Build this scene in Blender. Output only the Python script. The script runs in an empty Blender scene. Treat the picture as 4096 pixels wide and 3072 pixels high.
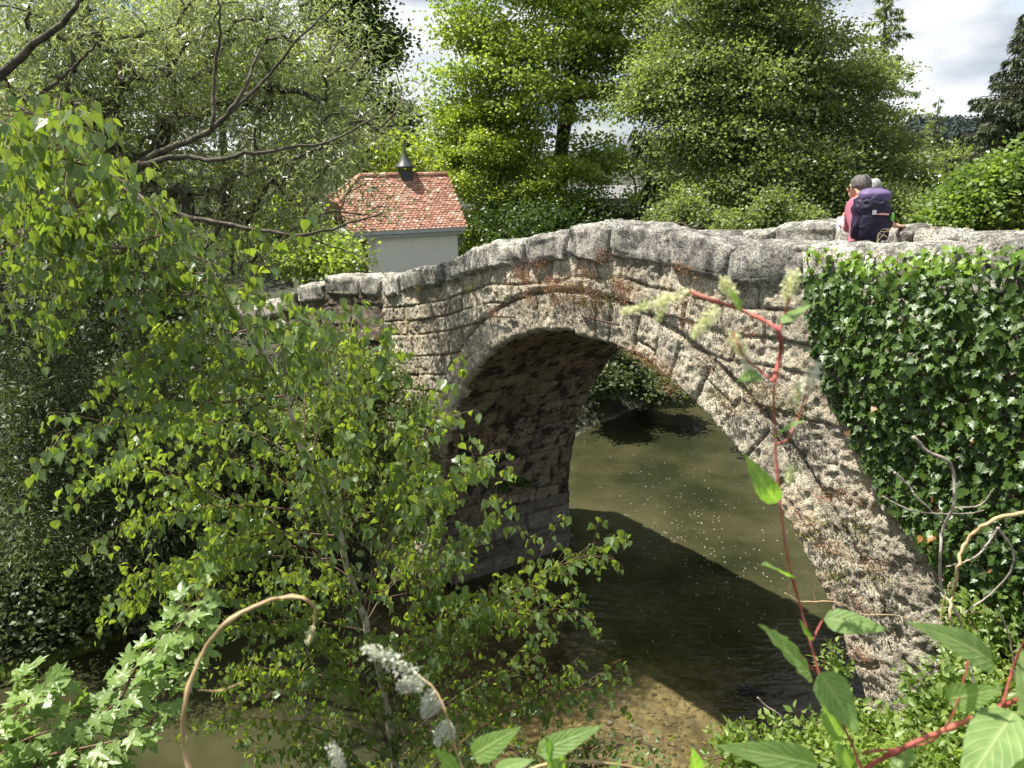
import bpy, bmesh, math, random
import numpy as np
from mathutils import Vector, Matrix
random.seed(7)
rng = np.random.default_rng(11)
R = math.radians
SC = bpy.context.scene
COL = SC.collection
# ------------------------------------------------------------------ camera, world, sun, exposure
PITCH = R(17.0); CAMZ = 8.14
cam = bpy.data.cameras.new('camera'); camo = bpy.data.objects.new('camera', cam); COL.objects.link(camo)
cam.sensor_width = 36.0; cam.lens = 27.0; cam.clip_end = 4000; cam.clip_start = 0.02
camo.location = (0, 0, CAMZ); camo.rotation_euler = (math.pi/2 - PITCH, 0, 0)
cam.dof.use_dof = True; cam.dof.focus_distance = 9.0; cam.dof.aperture_fstop = 11.0
SC.camera = camo
SC.view_settings.view_transform = 'Standard'; SC.view_settings.look = 'None'
SC.view_settings.exposure = 1.42; SC.view_settings.gamma = 1.0
SC.cycles.sample_clamp_indirect = 4.0; SC.cycles.max_bounces = 8; SC.cycles.diffuse_bounces = 3; SC.cycles.glossy_bounces = 3
SC.cycles.transmission_bounces = 4; SC.cycles.transparent_max_bounces = 8

NH = np.array([math.cos(R(32)), math.sin(R(32)), 0.0])       # across the bridge, away from the camera
SH = np.array([math.sin(R(32)), -math.cos(R(32)), 0.0])      # along the bridge, left end to right end
D0 = 5.9                                                      # distance of the near face
UP = np.array([0, 0, 1.0])
lt = 0.34*NH + 0.34*SH - UP                                   # the way the sunlight travels
lt = lt/np.linalg.norm(lt)
sun = bpy.data.lights.new('sun', 'SUN'); suno = bpy.data.objects.new('sun', sun); COL.objects.link(suno)
sun.energy = 4.2; sun.angle = R(0.55); sun.color = (1.0, 0.955, 0.88)
suno.rotation_euler = Vector(lt).to_track_quat('-Z', 'Y').to_euler(); suno.location = (-20, 20, 60)
sel = math.asin(-lt[2]); saz = math.atan2(-lt[0], -lt[1])
world = bpy.data.worlds.new('World'); SC.world = world; world.use_nodes = True
nt = world.node_tree; nt.nodes.clear()
def wn(t, **k):
    n = nt.nodes.new(t)
    for a, b in k.items(): setattr(n, a, b)
    return n
wo = wn('ShaderNodeOutputWorld'); sky = wn('ShaderNodeTexSky', sky_type='NISHITA', sun_disc=False)
sky.sun_elevation = sel; sky.sun_rotation = saz
bg1 = wn('ShaderNodeBackground'); bg1.inputs['Strength'].default_value = 0.10
bg2 = wn('ShaderNodeBackground'); bg2.inputs['Strength'].default_value = 0.44
tc = wn('ShaderNodeTexCoord'); mp = wn('ShaderNodeMapping'); mp.inputs['Scale'].default_value = (1.0, 1.0, 2.6)
n1 = wn('ShaderNodeTexNoise'); n1.inputs['Scale'].default_value = 2.3; n1.inputs['Detail'].default_value = 9; n1.inputs['Roughness'].default_value = 0.55
n2 = wn('ShaderNodeTexNoise'); n2.inputs['Scale'].default_value = 3.9; n2.inputs['Detail'].default_value = 7
r1 = wn('ShaderNodeValToRGB'); r1.color_ramp.elements[0].position = 0.33; r1.color_ramp.elements[1].position = 0.47
r2 = wn('ShaderNodeValToRGB'); r2.color_ramp.elements[0].position = 0.36; r2.color_ramp.elements[0].color = (0.27, 0.35, 0.46, 1)
r2.color_ramp.elements[0].position = 0.38; r2.color_ramp.elements[1].position = 0.60; r2.color_ramp.elements[1].color = (0.98, 1.0, 1.02, 1)
mx = wn('ShaderNodeMixShader'); L = nt.links.new
L(tc.outputs['Generated'], mp.inputs[0]); L(mp.outputs[0], n1.inputs['Vector']); L(mp.outputs[0], n2.inputs['Vector'])
L(n1.outputs['Fac'], r1.inputs[0]); L(n2.outputs['Fac'], r2.inputs[0]); L(sky.outputs[0], bg1.inputs[0]); L(r2.outputs[0], bg2.inputs[0])
L(r1.outputs[0], mx.inputs[0]); L(bg1.outputs[0], mx.inputs[1]); L(bg2.outputs[0], mx.inputs[2]); L(mx.outputs[0], wo.inputs[0])

# ------------------------------------------------------------------ helpers
F = 3072.0; cP, sP = math.cos(PITCH), math.sin(PITCH)
CAM = np.array([0, 0, CAMZ])
def ray(px, py):
    x = (px-2048)/F; y = -(py-1536)/F
    return np.array([x, cP+sP*y, -sP+cP*y])
def W(px, py, d):                       # world point seen at (px,py) of the photograph at world y = d
    r = ray(px, py); return CAM + r*(d/r[1])
def B(s, n, z):                         # bridge frame -> world
    return NH*(D0+n) + SH*s + UP*z
def onplane(px, py, n=0.0):             # (s, z) where the ray meets the plane n
    r = ray(px, py); t = (D0+n)/(r@NH); p = CAM + r*t
    return float(p@SH), float(p[2])
def unit(v):
    v = np.asarray(v, float); return v/np.maximum(np.linalg.norm(v, axis=-1, keepdims=True), 1e-9)
_T = rng.random((32, 32, 32))
def vn(P, sc=1.0, off=0.0):
    P = np.asarray(P, float)*sc + off; i = np.floor(P).astype(int); f = P-i; f = f*f*(3-2*f); i &= 31; j = (i+1) & 31
    a = _T[i[...,0], i[...,1], i[...,2]]*(1-f[...,0]) + _T[j[...,0], i[...,1], i[...,2]]*f[...,0]
    b = _T[i[...,0], j[...,1], i[...,2]]*(1-f[...,0]) + _T[j[...,0], j[...,1], i[...,2]]*f[...,0]
    c = _T[i[...,0], i[...,1], j[...,2]]*(1-f[...,0]) + _T[j[...,0], i[...,1], j[...,2]]*f[...,0]
    d = _T[i[...,0], j[...,1], j[...,2]]*(1-f[...,0]) + _T[j[...,0], j[...,1], j[...,2]]*f[...,0]
    return (a*(1-f[...,1])+b*f[...,1])*(1-f[...,2]) + (c*(1-f[...,1])+d*f[...,1])*f[...,2]
def fbm(P, sc, octv=4, off=0.0):
    s = 0; a = 0.5; t = 0
    for k in range(octv): s = s + a*vn(P, sc, off+k*7.3); t += a; a *= 0.55; sc *= 2.03
    return s/t - 0.5
def tag(o, label=None, cat=None, group=None, kind=None):
    for k, v in (('label', label), ('category', cat), ('group', group), ('kind', kind)):
        if v: o[k] = v
    return o
def thing(name, label, cat, loc=(0, 0, 0), group=None):
    o = bpy.data.objects.new(name, None); COL.objects.link(o); o.empty_display_size = 0.2
    o.location = tuple(float(a) for a in loc); return tag(o, label, cat, group)
def mk(name, V, polys, mat, parent=None, smooth=False, attrs=None):
    V = np.asarray(V, float).reshape(-1, 3)
    if parent is not None: V = V - np.array(parent.matrix_basis.translation) - (np.array(parent.parent.matrix_basis.translation) if parent.parent else 0)
    if isinstance(polys, np.ndarray): polys = [polys]
    polys = [np.asarray(p, int) for p in polys if len(p)]
    me = bpy.data.meshes.new(name); me.vertices.add(len(V)); me.vertices.foreach_set('co', V.ravel())
    tot = np.concatenate([np.full(len(p), p.shape[1]) for p in polys]); idx = np.concatenate([p.ravel() for p in polys])
    me.loops.add(len(idx)); me.loops.foreach_set('vertex_index', idx)
    me.polygons.add(len(tot)); me.polygons.foreach_set('loop_start', np.concatenate([[0], np.cumsum(tot)[:-1]]))
    me.polygons.foreach_set('loop_total', tot)
    me.polygons.foreach_set('use_smooth', np.full(len(tot), bool(smooth)))
    for k, a in (attrs or {}).items():
        at = me.attributes.new(k, 'FLOAT', 'POINT'); at.data.foreach_set('value', np.asarray(a, float).ravel())
    me.update(calc_edges=True)
    if mat: me.materials.append(mat)
    o = bpy.data.objects.new(name, me); COL.objects.link(o)
    if parent is not None: o.parent = parent
    return o
class MB:                                # collects geometry into one mesh
    def __init__(s): s.V = []; s.P = {}; s.n = 0
    def add(s, V, polys):
        V = np.asarray(V, float).reshape(-1, 3)
        for p in (polys if isinstance(polys, list) else [polys]):
            p = np.asarray(p, int)
            if len(p): s.P.setdefault(p.shape[1], []).append(p + s.n)
        s.V.append(V); s.n += len(V)
    def box(s, c, h, ax=None, jit=0):
        ax = np.eye(3) if ax is None else np.asarray(ax)
        g = np.array([[x, y, z] for x in (-1, 1) for y in (-1, 1) for z in (-1, 1)], float)
        if jit: g = g*(1+rng.normal(0, jit, g.shape))
        s.add(np.asarray(c) + (g*np.asarray(h))@ax, np.array([[0,1,3,2],[4,6,7,5],[0,4,5,1],[2,3,7,6],[0,2,6,4],[1,5,7,3]]))
    def tube(s, pts, rad, k=6):
        pts = np.asarray(pts, float); n = len(pts); rad = np.broadcast_to(np.asarray(rad, float), (n,))
        t = unit(np.gradient(pts, axis=0)); ref = np.array([0.3, 0.2, 0.93]) if abs(t[0][2]) < 0.9 else np.array([1.0, 0.1, 0])
        a = unit(np.cross(t, ref)); b = np.cross(t, a); th = np.arange(k)*2*math.pi/k
        V = pts[:, None] + rad[:, None, None]*(np.cos(th)[None, :, None]*a[:, None] + np.sin(th)[None, :, None]*b[:, None])
        i = np.arange(n-1)[:, None]*k; j = np.arange(k)[None]; j2 = (j+1) % k
        Q = np.stack([i+j, i+j2, i+k+j2, i+k+j], -1).reshape(-1, 4)
        s.add(V, [Q, np.array([list(range(k))[::-1]]), np.array([[ (n-1)*k+q for q in range(k)]])])
    def sphere(s, c, r, ax=None, nu=14, nv=9, disp=0):
        u = np.arange(nu)*2*math.pi/nu; v = np.linspace(0.02, math.pi-0.02, nv)
        g = np.stack([np.outer(np.sin(v), np.cos(u)), np.outer(np.sin(v), np.sin(u)), np.outer(np.cos(v), np.ones(nu))], -1)
        if disp: g = g*(1+disp*fbm(g+np.asarray(c), 2.2, 3)[..., None]*2)
        g = g*np.broadcast_to(np.asarray(r, float), (3,))
        if ax is not None: g = g@np.asarray(ax)
        i = np.arange(nv-1)[:, None]*nu; j = np.arange(nu)[None]; j2 = (j+1) % nu
        s.add(g.reshape(-1, 3)+np.asarray(c), [np.stack([i+j, i+nu+j, i+nu+j2, i+j2], -1).reshape(-1, 4), np.array([list(range(nu))]), np.array([[ (nv-1)*nu+q for q in range(nu)][::-1]])])
    def build(s, name, mat, parent=None, smooth=False, attrs=None):
        return mk(name, np.concatenate(s.V), [np.concatenate(p) for p in s.P.values()], mat, parent, smooth, attrs)
def grid_polys(nu, nv, mask=None):
    i = np.arange(nu-1)[:, None]*nv; j = np.arange(nv-1)[None]
    Q = np.stack([i+j, i+nv+j, i+nv+j+1, i+j+1], -1).reshape(-1, 4)
    return Q if mask is None else Q[mask.ravel()]
def spline(pts, n):
    pts = np.asarray(pts, float); m = len(pts)
    P = np.vstack([2*pts[0]-pts[1], pts, 2*pts[-1]-pts[-2]]); u = np.linspace(0, m-1-1e-6, n); i = u.astype(int); t = (u-i)[:, None]
    a, b, c, d = P[i], P[i+1], P[i+2], P[i+3]
    return 0.5*((2*b)+(c-a)*t+(2*a-5*b+4*c-d)*t*t+(3*b-a-3*c+d)*t**3)

# ------------------------------------------------------------------ materials
def newmat(name):
    m = bpy.data.materials.new(name); m.use_nodes = True; m.node_tree.nodes.clear(); t = m.node_tree
    def N(ty, **k):
        n = t.nodes.new(ty)
        for a, b in k.items():
            if a in ('blend_type', 'data_type', 'attribute_name', 'feature', 'operation', 'noise_dimensions', 'distance'): setattr(n, a, b)
            else: n.inputs[a.replace('_', ' ')].default_value = b
        return n
    def K(a, b): t.links.new(a, b)
    return m, N, K
def ramp(N, K, src, stops):
    r = N('ShaderNodeValToRGB'); e = r.color_ramp.elements
    while len(e) < len(stops): e.new(0.5)
    for q, (p, c) in zip(e, stops): q.position = p; q.color = (*c, 1) if len(c) == 3 else c
    K(src, r.inputs[0]); return r.outputs[0]
def mixc(N, K, f, a, b, mode='MIX'):
    m = N('ShaderNodeMix', data_type='RGBA', blend_type=mode)
    for v, i in ((f, 0), (a, 6), (b, 7)):
        if hasattr(v, 'links'): K(v, m.inputs[i])
        else: m.inputs[i].default_value = v if i == 0 else (*v, 1)
    return m.outputs[2]
def leafmat(name, c1, c2, tr=0.4, rough=0.42, under=None, tcol=None, spec=0.5, vein=False):
    m, N, K = newmat(name); g = N('ShaderNodeNewGeometry'); o = N('ShaderNodeOutputMaterial')
    col = mixc(N, K, g.outputs['Random Per Island'], c1, c2)
    if under: col = mixc(N, K, g.outputs['Backfacing'], col, under)
    nz = N('ShaderNodeTexNoise', Scale=0.9, Detail=2.0); tcn = N('ShaderNodeTexCoord'); K(tcn.outputs['Object'], nz.inputs['Vector'])
    col = mixc(N, K, 0.75, col, ramp(N, K, nz.outputs['Fac'], [(0.35, (0.62, 0.66, 0.62)), (0.65, (1.25, 1.2, 1.0))]), 'MULTIPLY')
    p = N('ShaderNodeBsdfPrincipled', Roughness=rough); p.inputs['Specular IOR Level'].default_value = spec; K(col, p.inputs['Base Color'])
    tl = N('ShaderNodeBsdfTranslucent'); K(mixc(N, K, 1.0, col, tcol or (2.0, 2.1, 0.9), 'MULTIPLY'), tl.inputs['Color'])
    mx = N('ShaderNodeMixShader', Fac=tr); K(p.outputs[0], mx.inputs[1]); K(tl.outputs[0], mx.inputs[2]); K(mx.outputs[0], o.inputs[0])
    if vein:
        wv = N('ShaderNodeTexNoise', Scale=60.0, Detail=3.0); K(tcn.outputs['Object'], wv.inputs['Vector'])
        bp = N('ShaderNodeBump', Strength=0.5, Distance=0.004); K(wv.outputs['Fac'], bp.inputs['Height']); K(bp.outputs[0], p.inputs['Normal'])
    return m
def plain(name, c1, c2, scale=8, rough=0.8, bump=0.3, bs=20, dist=0.02, metal=0.0, spec=0.3, stretch=None):
    m, N, K = newmat(name); o = N('ShaderNodeOutputMaterial'); tcn = N('ShaderNodeTexCoord'); v = tcn.outputs['Object']
    if stretch:
        mpn = N('ShaderNodeMapping'); mpn.inputs['Scale'].default_value = stretch; K(v, mpn.inputs[0]); v = mpn.outputs[0]
    nz = N('ShaderNodeTexNoise', Scale=scale, Detail=6.0, Roughness=0.6); K(v, nz.inputs['Vector'])
    p = N('ShaderNodeBsdfPrincipled', Roughness=rough, Metallic=metal); p.inputs['Specular IOR Level'].default_value = spec
    K(ramp(N, K, nz.outputs['Fac'], [(0.32, c1), (0.68, c2)]), p.inputs['Base Color'])
    if bump:
        b = N('ShaderNodeTexNoise', Scale=bs, Detail=6.0); K(v, b.inputs['Vector']); q = N('ShaderNodeBump', Strength=bump, Distance=dist)
        K(b.outputs['Fac'], q.inputs['Height']); K(q.outputs[0], p.inputs['Normal'])
    K(p.outputs[0], o.inputs[0]); return m
def stonemat(name, dark=(0.33, 0.31, 0.265), mid=(0.56, 0.525, 0.44), light=(0.72, 0.685, 0.59), moss=None, warm=0.5, pits=1.0, grey=0.0):
    m, N, K = newmat(name); o = N('ShaderNodeOutputMaterial'); tcn = N('ShaderNodeTexCoord'); v = tcn.outputs['Object']
    nz = N('ShaderNodeTexNoise', Scale=5.5, Detail=9.0, Roughness=0.72); K(v, nz.inputs['Vector'])
    col = ramp(N, K, nz.outputs['Fac'], [(0.33, dark), (0.46, mid), (0.6, light)])
    big = N('ShaderNodeTexNoise', Scale=1.1, Detail=5.0); K(v, big.inputs['Vector'])
    col = mixc(N, K, ramp(N, K, big.outputs['Fac'], [(0.48, (0, 0, 0)), (0.70, (warm*0.8, warm*0.8, warm*0.8))]), col, (0.36, 0.225, 0.125))
    at = N('ShaderNodeAttribute', attribute_name='tint')
    col = mixc(N, K, 1.0, col, ramp(N, K, at.outputs['Fac'], [(0.0, (0.62, 0.60, 0.58)), (1.0, (1.2, 1.16, 1.08))]), 'MULTIPLY')
    aj = N('ShaderNodeAttribute', attribute_name='joint')
    col = mixc(N, K, 1.0, col, ramp(N, K, aj.outputs['Fac'], [(0.0, (1, 1, 1)), (1.0, (0.50, 0.47, 0.43))]), 'MULTIPLY')
    f1 = N('ShaderNodeTexNoise', Scale=30.0, Detail=6.0, Roughness=0.8); K(v, f1.inputs['Vector'])
    col = mixc(N, K, 1.0, col, ramp(N, K, f1.outputs['Fac'], [(0.36, (0.28, 0.27, 0.26)), (0.47, (1, 1, 1)), (0.60, (1.35, 1.32, 1.25))]), 'MULTIPLY')
    if moss:
        mo = N('ShaderNodeTexNoise', Scale=3.1, Detail=12.0, Roughness=0.68); mpn = N('ShaderNodeMapping'); mpn.inputs['Scale'].default_value = (1, 1, 1.3)
        K(v, mpn.inputs[0]); K(mpn.outputs[0], mo.inputs['Vector'])
        col = mixc(N, K, ramp(N, K, mo.outputs['Fac'], [(0.515, (0, 0, 0)), (0.55, (0.9, 0.9, 0.9))]), col, moss)
    f2 = N('ShaderNodeTexNoise', Scale=62.0, Detail=4.0, Roughness=0.7); K(v, f2.inputs['Vector'])
    col = mixc(N, K, 1.0*pits, col, ramp(N, K, f2.outputs['Fac'], [(0.39, (0.25, 0.24, 0.23)), (0.47, (1, 1, 1)), (0.60, (1.25, 1.24, 1.18))]), 'MULTIPLY')
    p = N('ShaderNodeBsdfPrincipled', Roughness=0.93); p.inputs['Specular IOR Level'].default_value = 0.2; K(col, p.inputs['Base Color'])
    vo = N('ShaderNodeTexVoronoi', Scale=30.0); wz = N('ShaderNodeTexNoise', Scale=14.0, Detail=5.0, Roughness=0.7); K(v, wz.inputs['Vector'])
    K(mixc(N, K, 0.12, v, wz.outputs['Color']), vo.inputs['Vector'])
    ad = N('ShaderNodeMath', operation='ADD'); K(ramp(N, K, vo.outputs['Distance'], [(0.0, (0, 0, 0)), (0.45, (0.5, 0.5, 0.5))]), ad.inputs[0]); K(f1.outputs['Fac'], ad.inputs[1])
    b = N('ShaderNodeBump', Strength=1.0*pits, Distance=0.05); K(ad.outputs[0], b.inputs['Height']); K(b.outputs[0], p.inputs['Normal'])
    K(p.outputs[0], o.inputs[0]); return m
M = {}
M['stone'] = stonemat('tufa_stone')
M['coping'] = stonemat('coping_stone', dark=(0.08, 0.08, 0.082), mid=(0.32, 0.318, 0.305), light=(0.68, 0.675, 0.64), warm=0.1)
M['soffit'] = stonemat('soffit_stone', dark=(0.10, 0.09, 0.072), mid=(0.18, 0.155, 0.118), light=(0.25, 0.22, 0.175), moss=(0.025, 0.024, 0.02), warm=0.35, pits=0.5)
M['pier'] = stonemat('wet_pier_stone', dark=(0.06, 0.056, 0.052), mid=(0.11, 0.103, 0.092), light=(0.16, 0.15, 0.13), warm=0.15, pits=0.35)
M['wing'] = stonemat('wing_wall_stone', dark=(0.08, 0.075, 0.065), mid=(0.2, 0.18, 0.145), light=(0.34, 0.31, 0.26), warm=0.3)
M['rough'] = stonemat('mortared_rubble', dark=(0.17, 0.16, 0.145), mid=(0.36, 0.34, 0.30), light=(0.5, 0.48, 0.43), warm=0.35)
M['plaster'] = plain('white_plaster', (0.84, 0.80, 0.71), (0.88, 0.85, 0.77), 3, 0.9, 0.15, 40, 0.01)
M['fascia'] = plain('grey_painted_timber', (0.42, 0.45, 0.45), (0.55, 0.58, 0.57), 6, 0.6, 0.1)
M['darkwood'] = plain('dark_red_door', (0.09, 0.03, 0.025), (0.16, 0.05, 0.04), 6, 0.6, 0.1)
M['spire'] = plain('dark_sheet_metal', (0.035, 0.036, 0.04), (0.08, 0.08, 0.085), 7, 0.45, 0.15, spec=0.5)
M['bark'] = plain('dark_bark', (0.035, 0.028, 0.02), (0.11, 0.09, 0.065), 9, 0.95, 0.8, 30, 0.02)
M['wbark'] = plain('willow_bark', (0.04, 0.034, 0.026), (0.14, 0.12, 0.085), 9, 0.95, 0.9, 30, 0.02)
M['birchbark'] = plain('young_birch_bark', (0.30, 0.24, 0.17), (0.66, 0.61, 0.50), 26, 0.7, 0.3, 60, 0.004, stretch=(1, 1, 2.2))
M['twig'] = plain('brown_twig', (0.07, 0.04, 0.025), (0.15, 0.095, 0.055), 20, 0.6, 0.0)
M['road'] = plain('gravel_path', (0.16, 0.145, 0.12), (0.30, 0.28, 0.23), 14, 0.95, 0.6, 60, 0.01)
M['mossy'] = plain('moss', (0.03, 0.045, 0.008), (0.10, 0.12, 0.02), 10, 1.0, 1.0, 45, 0.03)
M['ash'] = leafmat('ash_leaves', (0.17, 0.235, 0.06), (0.27, 0.33, 0.10), 0.47, tcol=(1.9, 2.0, 0.8))
M['bright'] = leafmat('young_hornbeam_leaves', (0.16, 0.22, 0.045), (0.28, 0.33, 0.07), 0.45)
M['mixed'] = leafmat('hornbeam_leaves', (0.12, 0.16, 0.065), (0.23, 0.27, 0.12), 0.46, tcol=(1.7, 1.9, 0.8))
M['dark'] = leafmat('dark_broad_leaves', (0.03, 0.06, 0.015), (0.08, 0.13, 0.03), 0.3)
M['under'] = leafmat('undergrowth_leaves', (0.05, 0.075, 0.03), (0.11, 0.145, 0.06), 0.3, rough=0.5)
M['needles'] = leafmat('spruce_needles', (0.035, 0.052, 0.024), (0.08, 0.105, 0.048), 0.2, rough=0.6)
M['willow'] = leafmat('willow_leaves', (0.13, 0.16, 0.085), (0.23, 0.26, 0.14), 0.36, rough=0.32, under=(0.24, 0.28, 0.20), spec=0.6)
M['birch'] = leafmat('birch_leaves', (0.095, 0.155, 0.06), (0.155, 0.225, 0.09), 0.43, rough=0.36, tcol=(2.6, 2.4, 0.5), spec=0.6, vein=True)
M['maple'] = leafmat('maple_leaves', (0.15, 0.24, 0.065), (0.23, 0.32, 0.095), 0.4, rough=0.38, vein=True)
M['ivy'] = leafmat('ivy_leaves', (0.026, 0.058, 0.010), (0.07, 0.125, 0.02), 0.18, rough=0.42, spec=0.4)
M['ivyfresh'] = leafmat('fresh_ivy_leaves', (0.09, 0.17, 0.022), (0.17, 0.27, 0.03), 0.3, rough=0.3, spec=0.6)
M['brownleaf'] = leafmat('withered_leaves', (0.16, 0.07, 0.03), (0.30, 0.15, 0.06), 0.25)
M['dogwood'] = leafmat('shrub_leaves', (0.12, 0.195, 0.045), (0.24, 0.31, 0.085), 0.42, vein=True)
M['knot'] = leafmat('vine_leaves', (0.19, 0.29, 0.10), (0.24, 0.35, 0.12), 0.45, rough=0.5, tcol=(1.8, 2.2, 0.4), vein=True)
M['redstem'] = plain('red_stem', (0.28, 0.05, 0.05), (0.42, 0.13, 0.09), 30, 0.7, 0)
M['tanstem'] = plain('tan_stem', (0.36, 0.26, 0.12), (0.52, 0.36, 0.20), 20, 0.5, 0)
M['greystem'] = plain('dry_grey_stem', (0.22, 0.18, 0.14), (0.42, 0.36, 0.30), 30, 0.8, 0.2)
def veined():
    m, N, K = newmat('veined_vine_leaf'); o = N('ShaderNodeOutputMaterial'); u = N('ShaderNodeAttribute', attribute_name='lu'); k = N('ShaderNodeAttribute', attribute_name='lk'); tcn = N('ShaderNodeTexCoord')
    def ma(op, a, b=None):
        q = N('ShaderNodeMath', operation=op)
        for i, x in enumerate((a, b)):
            if x is None: continue
            if hasattr(x, 'links'): K(x, q.inputs[i])
            else: q.inputs[i].default_value = x
        return q.outputs[0]
    side = ma('POWER', ma('ABSOLUTE', ma('SINE', ma('SUBTRACT', ma('MULTIPLY', u.outputs['Fac'], 25.0), ma('MULTIPLY', k.outputs['Fac'], 8.0)))), 14.0)
    mid = ma('POWER', ma('SUBTRACT', 1.0, k.outputs['Fac']), 14.0); v = ma('MAXIMUM', ma('MULTIPLY', side, 0.45), mid)
    nz = N('ShaderNodeTexNoise', Scale=45.0, Detail=6.0, Roughness=0.7); K(tcn.outputs['Object'], nz.inputs['Vector'])
    col = ramp(N, K, nz.outputs['Fac'], [(0.3, (0.13, 0.21, 0.06)), (0.5, (0.19, 0.30, 0.09)), (0.7, (0.25, 0.35, 0.12))])
    sp = N('ShaderNodeTexNoise', Scale=130.0, Detail=2.0); K(tcn.outputs['Object'], sp.inputs['Vector'])
    col = mixc(N, K, ramp(N, K, sp.outputs['Fac'], [(0.70, (0, 0, 0)), (0.74, (1, 1, 1))]), col, (0.26, 0.17, 0.06)); col = mixc(N, K, v, col, (0.40, 0.48, 0.20))
    p = N('ShaderNodeBsdfPrincipled', Roughness=0.5); K(col, p.inputs['Base Color']); b = N('ShaderNodeBump', Strength=0.6, Distance=0.0015); K(ma('SUBTRACT', ma('MULTIPLY', nz.outputs['Fac'], 0.6), v), b.inputs['Height']); K(b.outputs[0], p.inputs['Normal'])
    tl = N('ShaderNodeBsdfTranslucent'); K(mixc(N, K, 1.0, col, (1.8, 2.2, 0.5), 'MULTIPLY'), tl.inputs['Color']); mx = N('ShaderNodeMixShader', Fac=0.45); K(p.outputs[0], mx.inputs[1]); K(tl.outputs[0], mx.inputs[2]); K(mx.outputs[0], o.inputs[0]); return m
M['vleaf'] = veined()
M['freshbush'] = leafmat('fresh_bush_leaves', (0.11, 0.17, 0.045), (0.20, 0.27, 0.075), 0.4)
M['bloom'] = leafmat('pale_blossom', (0.58, 0.60, 0.36), (0.78, 0.80, 0.58), 0.35, rough=0.7, tcol=(1.2, 1.2, 0.9))
M['bloomw'] = leafmat('white_blossom', (0.62, 0.62, 0.52), (0.8, 0.8, 0.72), 0.35, rough=0.7, tcol=(1.1, 1.1, 1.0))
M['sedum'] = leafmat('stonecrop', (0.21, 0.10, 0.075), (0.34, 0.20, 0.13), 0.2, rough=0.8)
M['sedumg'] = leafmat('green_stonecrop', (0.15, 0.16, 0.04), (0.26, 0.22, 0.08), 0.2, rough=0.8)
M['fern'] = leafmat('fern_leaves', (0.05, 0.11, 0.02), (0.10, 0.18, 0.03), 0.3)
M['iron'] = plain('rusty_iron', (0.05, 0.035, 0.03), (0.12, 0.08, 0.06), 20, 0.8, 0.2, metal=0.4)
M['dryg'] = plain('dry_grass', (0.42, 0.34, 0.2), (0.55, 0.46, 0.3), 20, 0.8, 0)
M['skin'] = plain('skin', (0.50, 0.27, 0.18), (0.58, 0.33, 0.22), 10, 0.5, 0)
M['pink'] = plain('pink_shirt_fabric', (0.36, 0.105, 0.16), (0.46, 0.16, 0.22), 5, 0.85, 0.5, 14, 0.02)
M['purple'] = plain('dark_purple_pack_fabric', (0.016, 0.012, 0.028), (0.034, 0.026, 0.054), 6, 0.55, 0.6, 12, 0.02)
M['lilac'] = plain('lilac_pack_fabric', (0.08, 0.055, 0.13), (0.14, 0.10, 0.21), 6, 0.6, 0.5, 12, 0.02)
M['black'] = plain('black_webbing', (0.012, 0.012, 0.014), (0.03, 0.03, 0.034), 8, 0.5, 0.1)
M['grey'] = plain('grey_trouser_fabric', (0.20, 0.20, 0.19), (0.30, 0.30, 0.28), 8, 0.9, 0.3)
M['hairdark'] = plain('dark_grey_hair', (0.02, 0.017, 0.015), (0.17, 0.155, 0.14), 30, 0.55, 0.9, 60, 0.01, stretch=(1, 1, 0.4))
M['hairgrey'] = plain('grey_hair', (0.10, 0.10, 0.10), (0.40, 0.40, 0.39), 30, 0.6, 0.9, 60, 0.01, stretch=(1, 1, 0.4))
M['buckle'] = plain('grey_plastic', (0.5, 0.5, 0.5), (0.62, 0.62, 0.62), 5, 0.4, 0)
M['lime'] = plain('lime_plastic', (0.20, 0.62, 0.03), (0.28, 0.72, 0.05), 5, 0.5, 0)
M['cliff'] = leafmat('far_wood_hazed', (0.018, 0.032, 0.030), (0.034, 0.052, 0.048), 0.1, rough=0.8)  # bluish leaf colour carries the haze of distance
M['rock'] = plain('river_stone', (0.10, 0.095, 0.08), (0.26, 0.24, 0.2), 8, 0.7, 0.5)

def tilemat():
    m, N, K = newmat('clay_tiles'); o = N('ShaderNodeOutputMaterial'); g = N('ShaderNodeNewGeometry'); tcn = N('ShaderNodeTexCoord')
    c = ramp(N, K, g.outputs['Random Per Island'], [(0.0, (0.27, 0.13, 0.085)), (0.35, (0.40, 0.20, 0.13)), (0.7, (0.47, 0.26, 0.18)), (0.93, (0.50, 0.34, 0.25)), (1.0, (0.62, 0.55, 0.45))])
    nz = N('ShaderNodeTexNoise', Scale=9.0, Detail=8.0, Roughness=0.7); K(tcn.outputs['Object'], nz.inputs['Vector'])
    c = mixc(N, K, 1.0, c, ramp(N, K, nz.outputs['Fac'], [(0.35, (0.5, 0.5, 0.45)), (0.55, (1.05, 1.0, 1.0))]), 'MULTIPLY')
    p = N('ShaderNodeBsdfPrincipled', Roughness=0.85); K(c, p.inputs['Base Color']); K(p.outputs[0], o.inputs[0]); return m
M['tile'] = tilemat()
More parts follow.
